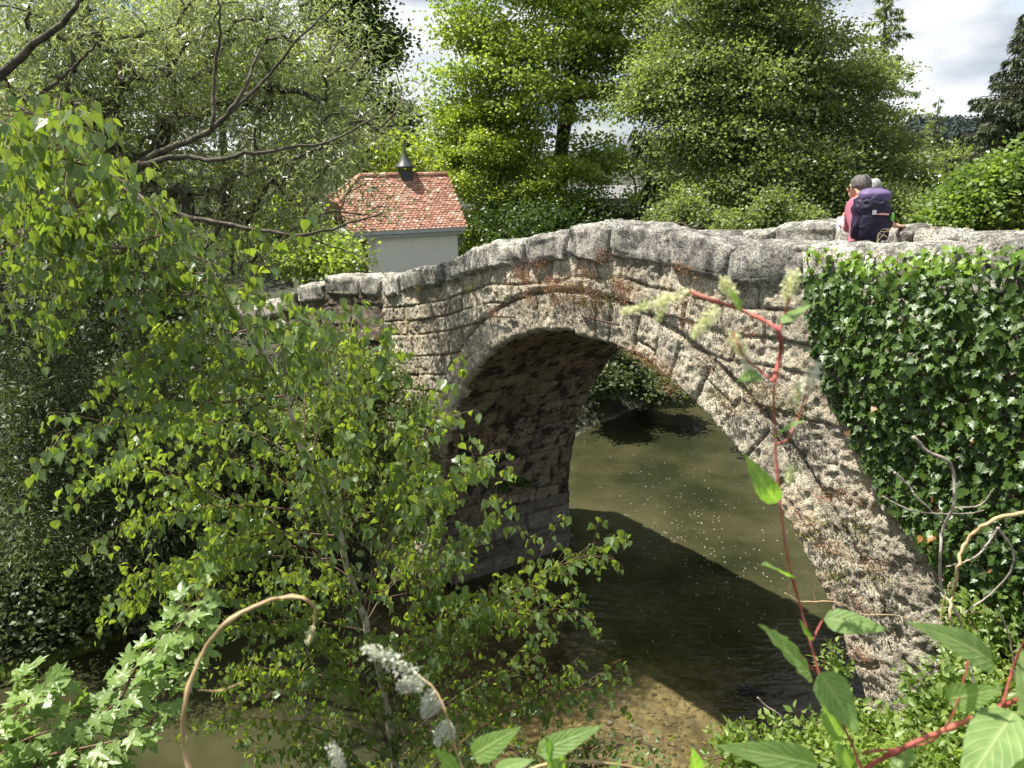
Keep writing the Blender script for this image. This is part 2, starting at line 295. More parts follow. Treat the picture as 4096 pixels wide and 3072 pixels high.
def groundmat():
    m, N, K = newmat('bank_soil_and_riverbed'); o = N('ShaderNodeOutputMaterial'); tcn = N('ShaderNodeTexCoord'); g = N('ShaderNodeNewGeometry')
    v = tcn.outputs['Object']; vo = N('ShaderNodeTexVoronoi', Scale=7.0); wz = N('ShaderNodeTexNoise', Scale=3.0, Detail=4.0); K(v, wz.inputs['Vector'])
    K(mixc(N, K, 0.1, v, wz.outputs['Color']), vo.inputs['Vector'])
    nz = N('ShaderNodeTexNoise', Scale=1.1, Detail=9.0, Roughness=0.65); K(v, nz.inputs['Vector'])
    bed = ramp(N, K, nz.outputs['Fac'], [(0.38, (0.08, 0.072, 0.05)), (0.5, (0.165, 0.148, 0.108)), (0.64, (0.29, 0.265, 0.20))])
    bed = mixc(N, K, 0.6, bed, ramp(N, K, vo.outputs['Distance'], [(0.0, (1.5, 1.45, 1.3)), (0.5, (0.8, 0.8, 0.8)), (0.8, (0.4, 0.4, 0.4))]), 'MULTIPLY')
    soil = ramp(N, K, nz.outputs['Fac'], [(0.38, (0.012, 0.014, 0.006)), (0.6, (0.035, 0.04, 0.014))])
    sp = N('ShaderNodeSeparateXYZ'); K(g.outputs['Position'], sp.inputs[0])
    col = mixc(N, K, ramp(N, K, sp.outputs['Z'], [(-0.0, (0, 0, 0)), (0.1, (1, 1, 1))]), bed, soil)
    p = N('ShaderNodeBsdfPrincipled', Roughness=0.9); K(col, p.inputs['Base Color'])
    b = N('ShaderNodeBump', Strength=0.8, Distance=0.05); K(vo.outputs['Distance'], b.inputs['Height']); b.invert = True; K(b.outputs[0], p.inputs['Normal'])
    K(p.outputs[0], o.inputs[0]); return m
M['ground'] = groundmat()
def watermat():
    m, N, K = newmat('river_water'); o = N('ShaderNodeOutputMaterial'); tcn = N('ShaderNodeTexCoord'); v = tcn.outputs['Object']
    at = N('ShaderNodeAttribute', attribute_name='murk_shade')
    nz = N('ShaderNodeTexNoise', Scale=0.35, Detail=5.0, Roughness=0.6); K(v, nz.inputs['Vector'])
    mc = ramp(N, K, nz.outputs['Fac'], [(0.38, (0.018, 0.021, 0.009)), (0.62, (0.054, 0.052, 0.024))])
    df = N('ShaderNodeBsdfDiffuse'); K(mc, df.inputs['Color'])
    tr = N('ShaderNodeBsdfTransparent'); tr.inputs['Color'].default_value = (0.84, 0.78, 0.60, 1)
    body = N('ShaderNodeMixShader'); K(at.outputs['Fac'], body.inputs[0]); K(tr.outputs[0], body.inputs[1]); K(df.outputs[0], body.inputs[2])
    w1 = N('ShaderNodeTexNoise', Scale=1.0, Detail=3.0, Roughness=0.5, Distortion=0.6)
    mpn = N('ShaderNodeMapping'); mpn.inputs['Rotation'].default_value = (0, 0, R(32)); mpn.inputs['Scale'].default_value = (3.0, 7.0, 1); K(v, mpn.inputs[0]); K(mpn.outputs[0], w1.inputs['Vector'])
    w2 = N('ShaderNodeTexNoise', Scale=0.7, Detail=2.0); K(v, w2.inputs['Vector'])
    mu = N('ShaderNodeMath', operation='MULTIPLY'); K(w1.outputs['Fac'], mu.inputs[0]); K(ramp(N, K, w2.outputs['Fac'], [(0.4, (0.25, 0.25, 0.25)), (0.62, (1, 1, 1))]), mu.inputs[1])
    b = N('ShaderNodeBump', Strength=0.5, Distance=0.06); K(mu.outputs[0], b.inputs['Height'])
    gl = N('ShaderNodeBsdfGlossy', Roughness=0.04); K(b.outputs[0], gl.inputs['Normal'])
    fr = N('ShaderNodeFresnel', IOR=1.33); K(b.outputs[0], fr.inputs['Normal'])
    mx = N('ShaderNodeMixShader'); K(fr.outputs[0], mx.inputs[0]); K(body.outputs[0], mx.inputs[1]); K(gl.outputs[0], mx.inputs[2]); K(mx.outputs[0], o.inputs[0]); return m
M['water'] = watermat()

# ------------------------------------------------------------------ ground, water, hills
def seg_dist(P, C, Wd):
    best = np.full(P.shape[:-1], 1e9)
    for k in range(len(C)-1):
        a, b = np.array(C[k]), np.array(C[k+1]); ab = b-a; t = np.clip(((P-a)@ab)/(ab@ab), 0, 1)
        d = np.linalg.norm(P-(a+t[..., None]*ab), axis=-1) - (Wd[k]*(1-t)+Wd[k+1]*t); best = np.minimum(best, d)
    return best
UPC = [(1.5, 8.9), (5.3, 13.9), (7.6, 18.0), (12.5, 23.5), (30, 32)]; UPW = [4.6, 5.0, 6.6, 6.4, 5.5]
def hgt(x, y):
    P = np.stack([x, y], -1); s = x*SH[0]+y*SH[1]; n = x*NH[0]+y*NH[1]-D0
    P3 = np.stack([x, y, x*0], -1); nz = fbm(P3, 0.5, 4); bedz = -0.45+0.5*nz
    ok = np.clip((-n-2.0)/2, 0, 1); camb = 6.4-0.92*(y-0.5)+0.5*nz; camb = np.minimum(camb, 6.4)
    flo = np.clip((s+2.3)*1.6, -0.45, 2.0)
    dn = np.maximum(np.maximum(np.clip((-12.9-s-0.55*ok)*1.1+0.8*nz, -9, 3.4), camb), np.maximum(flo, bedz))
    up = np.maximum(np.clip(seg_dist(P, UPC, UPW)*1.2+0.8*nz, -9, 3.3), bedz)
    mid = np.where((s > -12.3) & (s < -2.6), bedz, 2.9)
    h = np.where(n < 0.15, dn, np.where(n < 2.85, mid, up))
    far = np.hypot(x, y); h = h + np.clip((far-60)/400, 0, 1)*1.5
    return h
def axis(lo, hi, fl, fh, st):
    core = np.arange(fl, fh+1e-6, st); a = [core[0]]; q = st
    while a[-1] > lo: q *= 1.28; a.append(a[-1]-q)
    b = [core[-1]]; q = st
    while b[-1] < hi: q *= 1.28; b.append(b[-1]+q)
    return np.concatenate([np.array(a[1:])[::-1], core, np.array(b[1:])])
gx, gy = axis(-1500, 1500, -14, 14, 0.16), axis(-300, 2500, -2, 30, 0.16)
X, Y = np.meshgrid(gx, gy, indexing='ij'); Z = hgt(X, Y)
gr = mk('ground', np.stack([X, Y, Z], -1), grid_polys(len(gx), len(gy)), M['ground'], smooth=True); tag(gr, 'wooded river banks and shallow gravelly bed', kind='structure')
wx, wy = axis(-60, 60, -12, 14, 0.4), axis(-20, 60, 3, 28, 0.4)
X, Y = np.meshgrid(wx, wy, indexing='ij'); Sg = X*SH[0]+Y*SH[1]; Ng = X*NH[0]+Y*NH[1]-D0
mk_ = np.clip(np.maximum(0.26+0.15*(Ng-0.8)+0.10*(-8.9-Sg), 1.0*np.clip((-0.9-Ng)/1.8, 0, 1))+0.8*fbm(np.stack([X, Y, X*0], -1), 0.4, 3)-0.6*np.exp(-((Sg+5.2)/1.7)**2-((Ng-2.4)/1.6)**2), 0.10, 0.96)  # murk, plus a downstream ramp putting willow shade and tree reflections into the colour
wt = mk('river', np.stack([X, Y, X*0], -1), grid_polys(len(wx), len(wy)), M['water'], smooth=True, attrs={'murk_shade': mk_}); tag(wt, 'murky olive green river flowing under the arch', kind='structure')

# ------------------------------------------------------------------ leaves
RH = (np.array([[0, 0, 0], [0.5, 0.45, 0.06], [0, 1, -0.08], [-0.5, 0.45, 0.06]]), [np.array([[0, 1, 2], [0, 2, 3]])])
NAR = (np.array([[0, 0, 0], [0.1, 0.45, 0.02], [0, 1, -0.06], [-0.1, 0.45, 0.02]]), [np.array([[0, 1, 2, 3]])])
OVAL = (np.array([[0, 0, 0], [0.22, 0.25, 0.05], [0.27, 0.52, 0.05], [0.13, 0.77, 0.01], [0, 1, -0.08], [-0.13, 0.77, 0.01], [-0.27, 0.52, 0.05], [-0.22, 0.25, 0.05], [0, 0.5, 0]]),
        [np.array([[8, 0, 1, 2], [8, 2, 3, 4], [8, 4, 5, 6], [8, 6, 7, 0]])])
_b = [(0, -0.02, 0), (0.26, -0.03, .03), (0.40, 0.14, .05), (0.41, 0.27, .05), (0.31, 0.42, .04), (0.27, 0.56, .03), (0.15, 0.68, .01), (0.09, 0.83, -.02), (0, 1.02, -0.07)]
_b = _b + [(-x, y, z) for x, y, z in _b[1:-1]][::-1]
BIR = (np.array(_b+[(0, 0.35, -0.01)]), [np.array([[16, i, i+1] for i in range(15)]+[[16, 15, 0]])])
_i = [(0, -0.02, 0), (0.2, -0.16, .03), (0.30, 0.0, .04), (0.54, 0.14, .0), (0.33, 0.33, .05), (0.36, 0.52, .02), (0.16, 0.58, .04), (0, 0.95, -.05)]
_i = _i + [(-x, y, z) for x, y, z in _i[1:-1]][::-1]
IVY = (np.array(_i+[(0, 0.28, 0)]), [np.array([[14, i, i+1] for i in range(13)]+[[14, 13, 0]])])
_m = [(0, 0, 0), (0.22, -0.10, .02), (0.34, 0.06, .03), (0.50, 0.10, -.02), (0.34, 0.26, .04), (0.40, 0.40, .02), (0.60, 0.62, -.05), (0.34, 0.56, .03), (0.16, 0.50, .05), (0.20, 0.72, .02), (0.12, 0.86, 0), (0, 1.04, -.06)]
_m = _m + [(-x, y, z) for x, y, z in _m[1:-1]][::-1]
MAP = (np.array(_m+[(0, 0.30, 0)]), [np.array([[22, i, i+1] for i in range(21)]+[[22, 21, 0]])])
def frames(D, Nn):
    D = unit(D); X = unit(np.cross(D, Nn)); return X, D, np.cross(X, D)
def leaves(name, P, D, Nn, S, tpl, mat, parent=None, curl=0):
    T, polys = tpl; X, D, Z = frames(D, Nn); S = np.broadcast_to(np.asarray(S, float), (len(P),))[:, None, None]
    t = T[None].repeat(len(P), 0)
    if curl: t = t.copy(); c = rng.normal(0, curl, (len(P), 1)); t[..., 2] += c*(t[..., 1]**2) + rng.normal(0.15, 0.5*curl, (len(P), 1))*np.abs(t[..., 0])
    V = P[:, None] + S*(t[..., 0:1]*X[:, None] + t[..., 1:2]*D[:, None] + t[..., 2:3]*Z[:, None])
    k = len(T); off = (np.arange(len(P))*k)[:, None, None]
    return mk(name, V, [(p[None]+off).reshape(-1, p.shape[1]) for p in polys], mat, parent, True)
def gauss(n, s): return rng.normal(0, 1, (n, 3))*np.asarray(s)

# ------------------------------------------------------------------ trees
def skeleton(trunk, r0, tips, r1=0.012, wig=0.12, lowpref=0.5):
    nodes = [np.array(p, float) for p in trunk]; par = [-1]+list(range(len(trunk)-1)); tipn = []
    order = np.argsort(np.min(np.linalg.norm(tips[:, None]-np.array(trunk)[None], axis=-1), axis=1))
    for q in order:
        t = tips[q]; A = np.array(nodes); d = np.linalg.norm(A-t, axis=1); c = d + lowpref*np.maximum(0, A[:, 2]-t[2]+0.25*d)*1.3
        c[:max(1, len(trunk)//4)] += 3.0
        i = int(np.argmin(c)); a = A[i]; L_ = d[i]; m = max(2, min(7, int(L_/0.6)+1))
        for k in range(1, m+1):
            u = k/m; p = a*(1-u)+t*u + np.array([0, 0, 0.14*L_*math.sin(math.pi*u)]) + rng.normal(0, wig*L_/m, 3)*(k < m)
            par.append(i if k == 1 else len(nodes)-1); nodes.append(p)
        tipn.append(len(nodes)-1)
    nodes = np.array(nodes); cnt = np.zeros(len(nodes))
    for q in tipn:
        cnt[q] += 1
    for i in range(len(nodes)-1, 0, -1): cnt[par[i]] += cnt[i] if par[i] < i else 0
    tot = max(cnt[0], 1); rad = np.maximum(r1*0.35, r0*(np.maximum(cnt, 0.15)/tot)**0.5)
    return nodes, np.array(par), rad, np.array(tipn)
def seg_tubes(nodes, par, rad, k=5):
    i = np.arange(1, len(nodes)); a = nodes[par[i]]; b = nodes[i]; ra = np.minimum(rad[par[i]], rad[i]*1.6); rb = rad[i]
    t = unit(b-a); ref = np.where(np.abs(t[:, 2:3]) > 0.9, np.array([[1.0, 0, 0]]), np.array([[0, 0, 1.0]])); u = unit(np.cross(t, ref)); v = np.cross(t, u)
    th = np.arange(k)*2*math.pi/k; ring = np.cos(th)[None, :, None]*u[:, None]+np.sin(th)[None, :, None]*v[:, None]
    V = np.concatenate([a[:, None]+ring*ra[:, None, None], b[:, None]+t[:, None]*rb[:, None, None]*0.3+ring*rb[:, None, None]], 1)
    o = (np.arange(len(i))*2*k)[:, None, None]; j = np.arange(k); q = np.stack([j, (j+1) % k, k+(j+1) % k, k+j], -1)[None]
    return V.reshape(-1, 3), (q+o).reshape(-1, 4)
def lobe_pts(lobes, n):
    w = np.array([l[2]*l[3] for l in lobes], float); w /= w.sum(); out = []
    for l, c in zip(lobes, rng.multinomial(n, w)):
        px, py, rx, ry, d = l[:5]; rd = l[5] if len(l) > 5 else rx/F*d
        c0 = W(px, py, d); k = np.linalg.norm(c0-CAM)/F
        u = unit(rng.normal(0, 1, (c, 3)))*(rng.random((c, 1))**0.42); out.append(c0+u*np.array([rx*k, rd, ry*k]))
    return np.concatenate(out)
def tree(name, label, cat, trunk, r0, lobes, ntips, nl, size, mat, spread=(0.35, 0.35, 0.2), tpl=RH, bark='bark', group=None, droop=0.0, up=0.8, minz=None, wig=0.12, curl=0, lowpref=0.5):
    trunk = np.asarray(trunk, float); t = thing(name, label, cat, trunk[0], group)
    tips = lobe_pts(lobes, ntips)
    if minz is not None: tips = tips[tips[:, 2] > minz]
    nodes, par, rad, tipn = skeleton(spline(trunk, 10), r0, tips, wig=wig, lowpref=lowpref)
    V, Q = seg_tubes(nodes, par, rad); mk('trunk' if r0 > 0.035 else 'stem', V, Q, M[bark], t, smooth=True)
    q = np.repeat(np.arange(len(tipn)), rng.poisson(nl, len(tipn))); b = nodes[tipn][q]; a = nodes[par[tipn]][q]
    P = a+(b-a)*(rng.random((len(q), 1))**0.6*1.15) + gauss(len(q), spread)
    D = unit(P-a)*0.7 + gauss(len(q), 0.6) - np.array([0, 0, droop]); Nn = gauss(len(q), 0.55)+np.array([0, 0, up])
    leaves('crown' if r0 > 0.035 else 'foliage', P, D, Nn, size*rng.uniform(0.65, 1.25, len(q)), tpl, mat, t, curl)
    return t, nodes[tipn]
def spruce(name, label, base, h, rad, nb, mat, hang=0.35, size=0.3, per=90, dens=1.0, tilt=-0.15, top=1.0, lo=0.12, group=None):
    t = thing(name, label, 'tree', base, group); base = np.array(base, float); mb = MB(); P = []; D = []; S = []
    mb.tube([base, base+UP*h*0.6, base+UP*h], [h*0.016, h*0.009, 0.02], 7)
    for k in range(nb):
        u = lo+(1-lo)*((k+rng.random())/nb); z = u*h; L_ = rad*(1-u)**0.8*rng.uniform(0.7, 1.15)+0.15; th = k*2.4+rng.normal(0, 0.3)
        dr = np.array([math.cos(th), math.sin(th), 0]); m = 7; q = np.linspace(0, 1, m)[:, None]
        pts = base+UP*z+dr*q*L_+UP*(tilt*L_*q*2-tilt*L_*q*q*1.6); mb.tube(pts, np.linspace(0.035, 0.008, m)*(0.4+L_/rad), 4)
        c = int(per*L_/rad*dens)+12; w = rng.random(c)**0.75; i = np.minimum((w*(m-1)).astype(int), m-2); f = (w*(m-1)-i)[:, None]
        sd = np.cross(dr, UP); P_ = pts[i]*(1-f)+pts[i+1]*f + sd*rng.normal(0, 0.16*L_, c)[:, None]*(1.1-w[:, None]) - UP*np.abs(rng.normal(0, hang*0.5, c))[:, None]
        P.append(P_); D.append(dr*0.5+gauss(c, 0.35)-UP*(0.4+2.0*hang)); S.append(size*rng.uniform(0.6, 1.3, c))
    mb.build('trunk', M['bark'], t, True); P = np.concatenate(P); D = np.concatenate(D)
    T = (np.array([[0, 0, 0], [0.13, 0.4, 0.03], [0.02, 1, -0.05], [-0.13, 0.4, 0.03]]), [np.array([[0, 1, 2, 3]])])
    leaves('crown', P, D, gauss(len(P), 0.6)+UP*0.3, np.concatenate(S), T, mat, t)
    return t
GZ = 3.3
def gp(px, d, z=GZ): p = W(px, 900, d); return np.array([p[0], p[1], z])

# ------------------------------------------------------------------ stone bridge
CS, CZ, RI, RT, WD = -7.45, 1.255, 4.614, 0.50, 3.0
def prof(pts, n):
    a = np.array([onplane(px, py, n) for px, py in pts]); o = np.argsort(a[:, 0]); return a[o, 0], a[o, 1]
NT = prof([(1530, 1104), (1640, 1086), (1778, 1046), (1852, 1012), (1963, 967), (2080, 958), (2111, 950), (2250, 928), (2290, 902), (2500, 889), (2600, 917), (2737, 932), (2937, 972), (3167, 964), (3300, 975), (3600, 985), (3900, 980), (4090, 955)], 0.0)
FT = prof([(2600, 935), (2783, 922), (3082, 924), (3136, 890), (3236, 880), (3351, 892), (3500, 930), (3560, 922), (3640, 906), (3803, 930), (4087, 926)], WD-0.35)
ztop = lambda s: np.interp(s, NT[0], NT[1])
zft = lambda s: np.where(s < FT[0][0], ztop(s)-0.3, np.interp(s, FT[0], FT[1]))
CH = 0.33
DZ = 6.33
deckz = lambda s: np.minimum(DZ, ztop(s)-0.85)
def blocks(u, v, hs, ws, seed, warp=0.03, joint=0.028):
    r = np.random.default_rng(seed); P3 = np.stack([u, v, u*0+seed], -1)
    u = u+warp*2.2*fbm(P3, 1.3, 3, 3.1); v = v+warp*2.0*fbm(P3, 1.5, 3, 9.7)
    hb = np.concatenate([[-50], np.cumsum(r.uniform(*hs, 60))-2.0]); ci = np.searchsorted(hb, v)-1; ci = np.clip(ci, 0, len(hb)-2)
    dv = np.minimum(v-hb[ci], hb[ci+1]-v); du = np.full(u.shape, 9.0); tint = np.zeros(u.shape); off = np.zeros(u.shape)
    for c in np.unique(ci):
        m = ci == c; ub = np.cumsum(r.uniform(*ws, 120))+u.min()-1.0-r.random(); k = np.clip(np.searchsorted(ub, u[m])-1, 0, len(ub)-2)
        du[m] = np.minimum(u[m]-ub[k], ub[k+1]-u[m]); tt = r.random(120); oo = r.normal(0, 1, 120); tint[m] = tt[k]; off[m] = oo[k]
    d = np.minimum(np.abs(du), np.abs(dv)) + 0.02*fbm(P3, 9.0, 3, 1.7)
    j = np.clip(d/joint, 0, 1); return j*j*(3-2*j), tint, off
def relief(P3, j, off, amp=1.0, jd=0.030):
    pit = np.clip(0.06-fbm(P3, 7.5, 3, 5.5), -0.2, 0.0)
    return jd*j + 0.012*off + amp*(0.035*fbm(P3, 2.2, 3) + 0.04*fbm(P3, 9.0, 3, 4.2) + 0.10*pit + 0.035*fbm(P3, 24.0, 2, 8.0))
br = thing('stone_bridge', 'old humpbacked stone arch bridge of pitted grey blocks over the river', 'bridge', B(CS, WD/2, 0))
# spandrel, near face
ds = 0.021; su = np.arange(-14.35, -1.0, ds); tv = np.linspace(0, 1, 330)
Sg, Tg = np.meshgrid(su, tv, indexing='ij'); zt = ztop(Sg)-CH+0.06; Zg = -0.6+(zt+0.6)*Tg
P3 = np.stack([Sg, Zg, Sg*0], -1)
j, tint, off = blocks(Sg, zt-Zg, (0.27, 0.42), (0.34, 0.75), 5, 0.012, 0.025)
r_ = np.hypot(Sg-CS, np.maximum(Zg, CZ)-CZ); rr = r_-RI-RT
grv = np.exp(-((rr-0.03)/0.035)**2); mort = np.clip((Sg+5.0)/1.2, 0, 1)*np.clip((6.6-Zg)/1.0, 0, 1)*np.clip(1-(rr-0.4), 0, 1)
H = relief(P3, j*(1-mort)+mort*(0.6+0.5*j), off, 1.0+0.5*mort) - (0.05+0.05*np.clip((-6.5-Sg)/2, 0, 1))*grv
V = B(0, 0, 0)+Sg[..., None]*SH+Zg[..., None]*UP-(H[..., None]-0.03)*NH
cm = (r_ > RI+RT*0.55)[:-1, :-1]
mk('spandrel_wall', V, grid_polys(len(su), len(tv), cm), M['stone'], br, True, {'tint': tint*0.8+0.1, 'joint': np.clip(1-j+0.8*grv, 0, 1)*(1-0.8*mort)})
# arch ring: swept profile along the opening
LL = 1.86
def path(a):
    th = math.pi-np.clip((a-LL)/RI, 0, math.pi); below = np.clip(LL-a, 0, 9)+np.clip(a-LL-math.pi*RI, 0, 9)
    return CS+RI*np.cos(th), CZ+RI*np.sin(th)-below, np.cos(th), np.sin(th)
TOT = 2*LL+math.pi*RI
aa = np.arange(0, TOT-1.5, 0.021)
pr = [(0.14-0.02*i, 0.0) for i in range(6)]+[(0.02, 0.005), (0.004, 0.022)]+[(0.0, 0.045+0.0215*i) for i in range(int(RT/0.0215)-1)]
pr = np.array(pr); A_, I_ = np.meshgrid(aa, np.arange(len(pr)), indexing='ij'); pn = pr[I_, 0]; prr = pr[I_, 1]
ps, pz, ns_, nz_ = path(A_); face = np.clip(prr/0.05, 0, 1); P3 = np.stack([ps+ns_*prr, pz+nz_*prr, pn], -1)
j, tint, off = blocks(A_, prr*0+0.5, (3, 4), (0.24, 0.46), 21, 0.02, 0.026)
jr = np.clip(np.abs(prr-0.27-0.08*np.sin(tint*40))/0.02, 0, 1)*1.0; jr = np.where(tint > 0.72, jr, 1.0)
mort = 0.8*np.clip((ps+5.2)/1.0, 0, 1)*np.clip((5.3-pz)/1.0, 0, 1)
Hf = relief(P3, j*jr*(1-mort)+mort, off, 1.0+0.25*mort, 0.04)+0.035
rad_ = prr - (0.02*off+0.08*fbm(P3, 3.0, 3, 2.0)+0.04*fbm(P3, 14.0, 2, 6.0))*np.clip(1-prr/0.3, 0, 1) + 0.03*(1-j)*(1-face)
V = B(0, 0, 0)+(ps+ns_*(rad_-0.0))[..., None]*SH+(pz+nz_*rad_)[..., None]*UP+(pn-face*(Hf-0.03))[..., None]*NH
mk('arch_ring', V, grid_polys(len(aa), len(pr)), M['stone'], br, True, {'tint': tint*0.8+0.15, 'joint': (1-j*jr)*(1-mort)*(0.4+0.6*face)})
# underside of the arch and the two pier faces
def soff(name, a0, a1, mat, hs, ws, sd, amp, shelf=False):
    a = np.arange(a0, a1+0.001, 0.03); n = np.arange(0.07, WD+0.06, 0.03); A_, N_ = np.meshgrid(a, n, indexing='ij'); s, z, cx, cz_ = path(A_)
    P3 = np.stack([s, z, N_], -1); j, t, o = blocks(N_, A_, hs, ws, sd, 0.03, 0.03); H = amp*relief(P3, j, o, 0.45, 0.035)
    if shelf: H = H + 0.22*np.clip((0.75-z)/0.12, 0, 1)*np.clip(1+(0.25-z)*0.0, 0, 1)*(z < 0.75)*np.where(z > 0.25, 0.35, 1.0) + 0.035
    V = B(0, 0, 0)+(s-cx*(H-0.01))[..., None]*SH+(z-cz_*(H-0.01))[..., None]*UP+N_[..., None]*NH
    return mk(name, V, grid_polys(len(a), len(n)), M[mat], br, True, {'tint': t*0.8+0.1, 'joint': 0.8*(1-j)})
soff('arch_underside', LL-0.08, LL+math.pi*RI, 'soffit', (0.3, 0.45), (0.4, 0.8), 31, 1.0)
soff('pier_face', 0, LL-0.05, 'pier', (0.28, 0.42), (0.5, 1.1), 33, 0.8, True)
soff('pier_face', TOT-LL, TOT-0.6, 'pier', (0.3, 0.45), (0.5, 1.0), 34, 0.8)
# far face, far parapet inside, near parapet back, deck
def sheet(name, s0, s1, zb, ztf, n, mat, ds=0.08, arch=False, nv=60, seed=41):
    s = np.arange(s0, s1, ds); t = np.linspace(0, 1, nv); S, T = np.meshgrid(s, t, indexing='ij'); zb_ = zb(S) if callable(zb) else zb+S*0
    Z = zb_+(ztf(S)-zb_)*T; j, ti, o = blocks(S, ztf(S)-Z, (0.27, 0.42), (0.34, 0.75), seed); H = relief(np.stack([S, Z, S*0+n], -1), j, o, 0.8)
    sg = 1 if n > 1 and not arch else 1
    r = np.hypot(S-CS, np.maximum(Z, CZ)-CZ); m = (r > RI+0.02)[:-1, :-1] if arch else None
    return S, Z, H, ti, grid_polys(len(s), nv, m)
S, Z, H, ti, Q = sheet('', -14.4, 4.0, -0.6, zft, WD, 'stone', 0.07, True, 90)
mk('spandrel_wall', B(0, WD, 0)+S[..., None]*SH+Z[..., None]*UP+(H[..., None]-0.06)*NH, Q, M['stone'], br, True, {'tint': ti})
S, Z, H, ti, Q = sheet('', -14.4, 4.0, deckz, lambda s: zft(s)-0.3, WD-0.36, 'stone', 0.04, False, 24, 43)
mk('far_parapet_wall', B(0, WD-0.36, 0)+S[..., None]*SH+Z[..., None]*UP-(H[..., None]-0.04)*NH, Q, M['stone'], br, True, {'tint': ti})
S, Z, H, ti, Q = sheet('', -14.4, 4.0, deckz, lambda s: ztop(s)-0.3, 0.4, 'stone', 0.08, False, 14, 44)
mk('near_parapet_wall', B(0, 0.38, 0)+S[..., None]*SH+Z[..., None]*UP+(H[..., None]-0.04)*NH, Q, M['stone'], br, True, {'tint': ti})
s = np.arange(-1.05, 4.0, 0.1); t = np.linspace(0, 1, 50); S, T = np.meshgrid(s, t, indexing='ij'); Z = -0.6+(ztop(S)-CH+0.6)*T
mk('spandrel_wall', B(0, 0.02, 0)+S[..., None]*SH+Z[..., None]*UP-(0.08*fbm(np.stack([S, Z, S*0], -1), 2, 3))[..., None]*NH, grid_polys(len(s), 50), M['stone'], br, True, {'tint': S*0+0.5})
s = np.arange(-14.4, 4.0, 0.2); n = np.linspace(0.3, WD-0.3, 14); S, N_ = np.meshgrid(s, n, indexing='ij')
mk('deck', B(0, 0, 0)+S[..., None]*SH+N_[..., None]*NH+(deckz(S)+0.05*fbm(np.stack([S, N_, S*0], -1), 2, 2))[..., None]*UP, grid_polys(len(s), len(n)), M['road'], br, True)
def rock(mb, c, h, ax, e=0.42, disp=0.10, seed=0, nu=52, nv=34, shear=0.0, sc=2.6):
    u = np.arange(nu)*2*math.pi/nu+0.06; v = np.linspace(0.03, math.pi-0.03, nv)
    sp = lambda w: np.sign(w)*np.abs(w)**e
    g = np.stack([np.outer(sp(np.sin(v)), sp(np.cos(u))), np.outer(sp(np.sin(v)), sp(np.sin(u))), np.outer(sp(np.cos(v)), np.ones(nu))], -1)
    p = g*np.asarray(h); p[..., 2] += shear*p[..., 0]; q = p+seed*3.7
    nn = unit(g*np.array([1/h[0], 1/h[1], 1/h[2]])); dd = disp*(1.1*fbm(q, sc, 3)+0.6*fbm(q, sc*3.3, 3, 2.0)+0.35*fbm(q, sc*9, 2, 5.0)+1.4*np.clip(0.05-fbm(q, sc*2.4, 3, 9.0), -0.2, 0))
    p = p+nn*dd[..., None]
    i = np.arange(nv-1)[:, None]*nu; j = np.arange(nu)[None]; j2 = (j+1) % nu
    mb.add((p.reshape(-1, 3)@np.asarray(ax))+np.asarray(c), [np.stack([i+j, i+nu+j, i+nu+j2, i+j2], -1).reshape(-1, 4), np.array([list(range(nu))]), np.array([[(nv-1)*nu+k for k in range(nu)][::-1]])])
AX = np.stack([SH, NH, UP])
def coping(name, bounds, zf, n0, n1, hh, par, seed):
    mb = MB(); tn = []
    for k in range(len(bounds)-1):
        a, b = bounds[k], bounds[k+1]; e = 0.04*min(1, b-a); za, zb = float(zf(a+0.12*(b-a))), float(zf(b-0.12*(b-a))); sh = (zb-za)/(0.76*(b-a)); top = (za+zb)/2
        h = hh*rng.uniform(0.95, 1.1); L2 = (b-a)/2+0.012
        nu = int(np.clip(L2*60, 46, 80)); m0 = mb.n
        rock(mb, B((a+b)/2, (n0+n1)/2+rng.normal(0, 0.012), top-h/2-0.02), (L2, (n1-n0)/2+0.02, h/2+0.02), AX, 0.33, 0.12, seed+k, nu, 36, sh)
        tn.append(np.full(mb.n-m0, rng.random()))
    return mb.build(name, M['coping'], par, True, {'tint': np.concatenate(tn)})
bx = [onplane(px, 1000, 0)[0] for px in (1530, 1600, 1700, 1778, 1963, 2111, 2278, 2440, 2690, 2937, 3228, 3470, 3760, 4090)]
coping('coping', bx+[bx[-1]+0.8, bx[-1]+1.7, bx[-1]+2.6, 4.0], ztop, -0.06, 0.44, CH+0.04, br, 3)
fx = [onplane(px, 900, WD-0.35)[0] for px in (2560, 2783, 2990, 3110, 3360, 3500, 3660, 3830, 4090)]
coping('coping', list(np.arange(-14.4, fx[0]-0.3, 0.83))+fx+[fx[-1]+0.9, fx[-1]+1.9, fx[-1]+2.8], zft, WD-0.42, WD+0.06, 0.42, br, 60)
# iron ties in the masonry
for (x0, y0), (x1, y1) in (((1985, 1262), (2082, 1266)), ((2350, 1262), (2500, 1296))):
    a = onplane(x0, y0); b = onplane(x1, y1); mb = MB(); mb.tube([B(a[0], -0.09, a[1]), B((a[0]+b[0])/2, -0.1, (a[1]+b[1])/2), B(b[0], -0.09, b[1])], 0.014, 6); mb.build('iron_tie', M['iron'], br)
